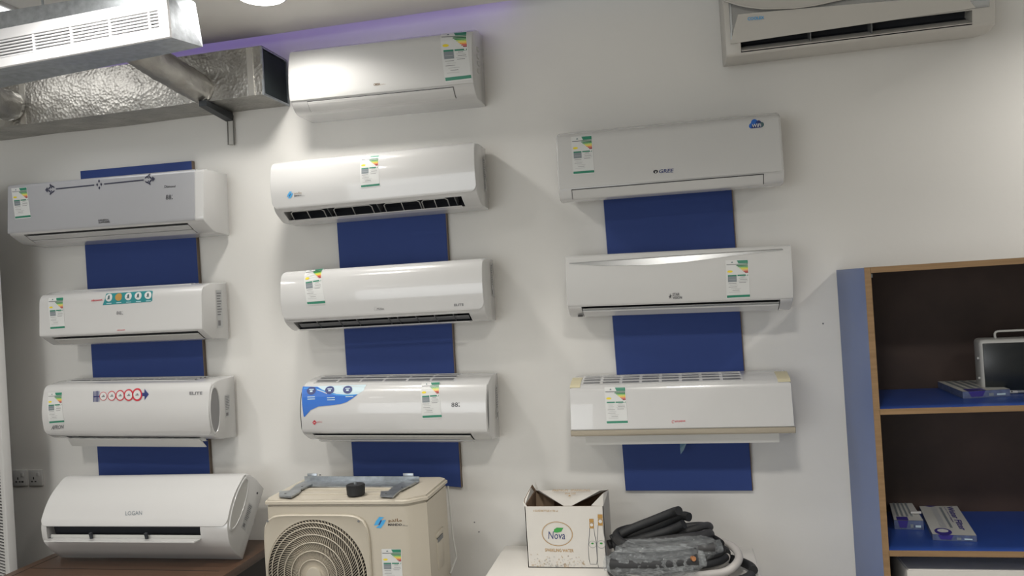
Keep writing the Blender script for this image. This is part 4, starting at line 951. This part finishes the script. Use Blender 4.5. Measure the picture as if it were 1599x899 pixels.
# plastic wrapped roll: pipes inside a crumpled clear bag
def bag(label, c0, c1, r, m_in, flatk=.62, seed=0):
    t = empty('wrapped_pipe', label, 'wrapped pipe', c0.lerp(c1, .5), 'pipes wrapped in clear film'); o_ = t.location.copy()
    P0, P1 = c0-o_, c1-o_; bm = bmesh.new(); pth = [P0.lerp(P1, k/14)+Vector((0, -.03*math.sin(PI*k/14), 0)) for k in range(15)]
    for dy, dz in ((-.4, .1), (.35, .25), (0, -.25)): tube(bm, [q+Vector((0, dy*r, dz*r)) for q in pth[1:-1]], r*.40, 10)
    bm_obj('inner_pipe', bm, m_in, t, 60)
    bm = bmesh.new(); pth = [P0.lerp(P1, k/60)+Vector((0, -.03*math.sin(PI*k/60), 0)) for k in range(61)]
    tube(bm, pth, r, 32, rfun=lambda i, th, q: (.35+.65*min(1, math.sin(PI*max(.03, min(.97, i/60)))*2.0))*(1+.16*noise.noise(Vector((i*.35+seed, th*2.5, seed)))+.10*abs(noise.noise(Vector((i*.9, th*6, seed)))))*(.75 if abs(math.sin(th)) > .7 else 1))
    bm_obj('film', bm, M_FILM, t, 75)['label'] = 'crumpled clear plastic film'
    return t
tb = bag('clear film wrapped dark pipe roll lying in front, copper end showing', at(945, 879, 2.68), at(1100, 872, 2.68), .052, M_HOSE, seed=3)
q = at(1081, 871, 2.632)-tb.location; bm = bmesh.new(); disc_prism(bm, q, (.5, -1, .1), .008, .012, 16); bm_obj('copper_end', bm, mat('copper', (.65, .30, .14), .3, .8), tb)['label'] = 'copper pipe end'
bag('clear film wrapped charcoal pipe behind the front roll with faint white print', at(962, 861, 2.79), at(1126, 852, 2.82), .044, M_HOSEG, seed=9)

# ------------------------------------------------------------------ blue cabinet with shelves
CY0, CY1 = 2.74, 3.195
cx0 = at(1349.5, 417.6, CY0).x; ztop = at(1349.5, 417.6, CY0).z; o_ = Vector((cx0+.6, 2.97, 0)); CX1 = cx0+1.2
t = empty('shelf_cabinet', 'open blue cabinet with brown edged shelves on the right', 'cabinet', o_)
L_ = lambda x: x-o_.x; Y_ = lambda y: y-o_.y; th = .0185
box('side_panel', L_(cx0), L_(cx0)+th, Y_(CY0)+.002, Y_(CY1), 0, ztop-.001, M_CBLUE, t); box('side_panel', L_(CX1)-th, L_(CX1), Y_(CY0)+.002, Y_(CY1), 0, ztop-.001, M_CBLUE, t)
box('edge_band', L_(cx0)-.0003, L_(cx0)+th+.001, Y_(CY0), Y_(CY0)+.003, 0, ztop, M_EDGE, t); box('edge_band', L_(CX1)-th, L_(CX1), Y_(CY0), Y_(CY0)+.003, 0, ztop, M_EDGE, t)
box('top_panel', L_(cx0)+th, L_(CX1)-th, Y_(CY0)+.002, Y_(CY1), ztop-.019, ztop-.001, M_CIN, t); box('edge_band', L_(cx0)+th, L_(CX1)-th, Y_(CY0), Y_(CY0)+.003, ztop-.0195, ztop, M_EDGE, t)
box('back_panel', L_(cx0)+th, L_(CX1)-th, Y_(CY1)-.012, Y_(CY1), 0, ztop-.019, M_CIN, t); box('inner_lining', L_(cx0)+th, L_(cx0)+th+.002, Y_(CY0)+.004, Y_(CY1)-.012, .02, ztop-.02, M_CIN, t); box('inner_lining', L_(CX1)-th-.002, L_(CX1)-th, Y_(CY0)+.004, Y_(CY1)-.012, .02, ztop-.02, M_CIN, t)
zs1 = at(1370, 638.8, CY0).z; zs2 = at(1384.5, 859.5, CY0).z
for z in (zs1, zs2, .40, .06):
    box('shelf', L_(cx0)+th+.002, L_(CX1)-th-.002, Y_(CY0)+.003, Y_(CY1)-.012, z-.018, z, M_SHELF, t); box('edge_band', L_(cx0)+th, L_(CX1)-th, Y_(CY0)-.0, Y_(CY0)+.003, z-.0185, z, M_EDGE, t)
bm = bmesh.new(); bx(bm, L_(cx0)+th+.003, L_(cx0)+th+.010, Y_(CY0)+.02, Y_(CY0)+.032, ztop-.035, ztop-.022, .001); bm_obj('corner_bracket', bm, M_STEEL, t)

# flat blue and white cartons on the shelves
M_CBOX = mat('carton_grey_white', (.50, .50, .47), .5, var=.05); M_CSIDE = mat('carton_side_blue', (.10, .13, .24), .5, var=.3, vscale=60)
def flatbox(label, tops, z0, h, pr):
    """tops: BL FL FR BR pixels on the top face"""
    zz = z0+h; c = [at(*q, z=zz) for q in tops]; base = sum(c, Vector())/4; base.z = z0
    t = empty('flat_carton', label, 'box', base, 'flat blue and white cartons')
    bm = bmesh.new(); tt = [q-base for q in c]; bb = [Vector((q.x, q.y, 0.0005)) for q in tt]
    hexa(bm, [tt[1], tt[2], bb[2], bb[1], tt[0], tt[3], bb[3], bb[0]]); bm_obj('carton_body', bm, M_CSIDE, t)
    f = lambda u, v, off: (tt[1]*(1-u)+tt[2]*u)*(1-v)+(tt[0]*(1-u)+tt[3]*u)*v+Vector((0, 0, off))
    Print().rect(0, 1, 0, 1, 'carton_grey_white', 0).build('carton_lid', f, t); pr.build('lid_print', f, t, base=.0012)
    g2 = lambda u, v, off: (bb[1]*(1-u)+bb[2]*u)*(1-v)+(tt[1]*(1-u)+tt[2]*u)*v+Vector((0, -off, 0))
    Print().poly([(.12, 1), (.18, .2), (.42, .2), (.48, 1)], 'violet').rect(.55, .65, .2, .6, 'grey').rect(.72, .9, .25, .5, 'ice').build('end_print', g2, t)
    return t
def carton_print(kind):
    p = Print()
    if kind == 0:
        for k in range(4): p.rect(.14+k*.17, .22+k*.17, .12, .92, 'grey')
        p.rect(.1, .5, .0, .1, 'violet', 2)
    else:
        p.ellipse(.28, .08, .20, .10, 'violet', 1); p.ellipse(.28, .10, .13, .05, 'lwhite', 2); p.ellipse(.28, .92, .18, .06, 'violet', 1); p.rect(.28, .42, .2, .84, 'lgrey'); p.rect(.5, .56, .2, .84, 'grey')
        vs, fs = text_mesh('Water Filter', .02, 0.0); p.items.append(([(.70+.16*b_, .88-.74*a_) for a_, b_ in vs], fs, 'violet', 2))
        vs, fs = text_mesh('cartridge', .0, 0.0); p.items.append(([(.62+.05*b_, .86-.5*a_) for a_, b_ in vs], fs, 'violet', 2))
    return p
flatbox('flat striped carton beside the black fronted appliance on the upper shelf', [(1443, 587), (1503, 611.5), (1577, 607.5), (1500, 583)], zs1, .024, carton_print(0))
c2 = [(1350, 768), (1372, 812), (1442, 813), (1412, 766.5)]
flatbox('flat striped carton partly hidden by the cabinet side on the lower shelf', [(1384, 767), (1396, 812), (1442, 813), (1412, 766.5)], zs2, .032, carton_print(0))
flatbox('flat carton with purple print to the right on the lower shelf', [(1433, 785), (1456, 834), (1525, 836.4), (1492, 786)], zs2, .020, carton_print(1))
q = at(1430, 802, z=zs2+.033); o = box('white_plug', -.018, .018, -.006, .006, 0, .008, M_WHITE, None, .002); o.location = (q.x, q.y, zs2+.0345); tag(o, 'small white plug lying on the half hidden carton', 'plug')
# black fronted appliance
q = at(1524, 600, z=zs1); ay = 2.97; ax = at(1523.5, 570, ay).x; zt_ = at(1530, 532, ay).z
t = empty('portable_appliance', 'white framed box with black front and a handle on the upper shelf', 'appliance', (ax+.172, ay, zs1+.001), None, (0, 0, math.radians(-9)))
Hh = zt_-zs1; box('case', -.15, .15, .0, .11, 0, Hh, M_LGREYP, t, .014, 3)
bm = bmesh.new(); bx(bm, -.140, .140, -.004, .010, .012, Hh-.012, .003); bm_obj('black_front', bm, mat('black_glass', (.008, .011, .013), .25), t, 40)['label'] = 'black front'
bm = bmesh.new(); tube(bm, smooth_path([Vector((-.09, .05, Hh-.002)), Vector((-.088, .05, Hh+.022)), Vector((-.05, .05, Hh+.025)), Vector((.05, .05, Hh+.025)), Vector((.088, .05, Hh+.022)), Vector((.09, .05, Hh-.002))], 4), .004, 8); bm_obj('handle', bm, M_LGREYP, t, 60)
for z in (.05, .12): box('side_button', -.156, -.149, .02, .03, z, z+.008, M_LGREYP, t, .001)
# small white remote
q = at(1580, 615, z=zs1); o = box('white_remote', -.022, .022, -.012, .05, 0, .016, M_WHITE, None, .005, 3); o.location = (q.x, q.y+.01, zs1+.001); tag(o, 'small white remote at the shelf front by the striped carton', 'remote')
bm = bmesh.new(); disc_prism(bm, (0, -.0118, .008), (0, -1, 0), .0025, .001, 12); bm_obj('lens', bm, M_SEAM, o)
# sheets below the lower shelf
t = empty('white_carton', 'pale sheet stack low in the cabinet at the bottom right corner', 'box', (cx0+.42, 2.97, .401)); box('stack', -.34, .34, -.19, .19, 0, .345, M_CARD, t, .002); box('top_sheet', -.335, .335, -.188, .188, .345, .349, M_TABLE, t)

# small wall marks: nail heads
for i, (x_, y_) in enumerate(((500, 741), (741, 815), (748, 830), (1285, 505))):
    q = at(x_, y_, 3.2); bm = bmesh.new(); disc_prism(bm, (0, 0, 0), (0, -1, 0), .003, .003, 10); o = bm_obj('nail', bm, M_GREYD); o.location = (q.x, 3.2, q.z)
    tag(o, ['dark nail in the wall just above the outdoor unit', 'upper of two small nails right of the outdoor unit', 'lower of two small nails right of the outdoor unit', 'small nail in the wall left of the cabinet'][i], 'nail', 'nails in the wall')

# ------------------------------------------------------------------ sub-parts: pieces that belong to a part of their thing
SUB = {'end_inset': 'end_ring', 'pin_hole': 'plate', 'indicator': 'plate', 'rocker_switch': 'plate', 'grille_ring': 'fan_surround', 'grille_hub': 'fan_surround', 'grille_vanes': 'fan_surround',
       'fan_cavity': 'fan_surround', 'screw': 'fan_surround', 'handle_shadow': 'side_handle', 'cover_rib': 'top_cover', 'rail_flange': 'rail', 'hook_tab': 'rail', 'slot_hole': 'bracket_arm', 'slat': 'register_back',
       'register_bar': 'register_frame', 'bolt': 'rubber_body', 'groove': 'desk_top', 'carton_lid': 'carton_body', 'flap_print': 'back_flap', 'front_print': 'front_wall', 'torn_liner': 'back_wall',
       'display_digits': 'front_panel', 'lettering': 'front_panel', 'logo': 'front_panel', 'energy_label': 'front_panel', 'vane_hinge': 'air_vane', 'tape_collar': 'foil_sleeve', 'silver_crescent': 'front_panel',
       'scroll_ornament': 'front_panel', 'banner_sticker': 'front_panel', 'arrow_sticker': 'front_panel', 'wave_sticker': 'front_panel', 'cloud_badge': 'front_panel', 'strip_back': 'slotted_strip', 'side_button': 'case'}
for root in [o for o in C.objects if o.type == 'EMPTY' and o.parent is None]:
    kids = list(root.children); first = {}
    for k in kids: first.setdefault(k.name.split('.')[0], k)
    for k in kids:
        b = k.name.split('.')[0]; p_ = first.get(SUB.get(b, ''))
        if b == 'bolt' and 'rubber_body' not in first: p_ = None
        if p_ is not None and p_ is not k and not k.children: k.parent = p_
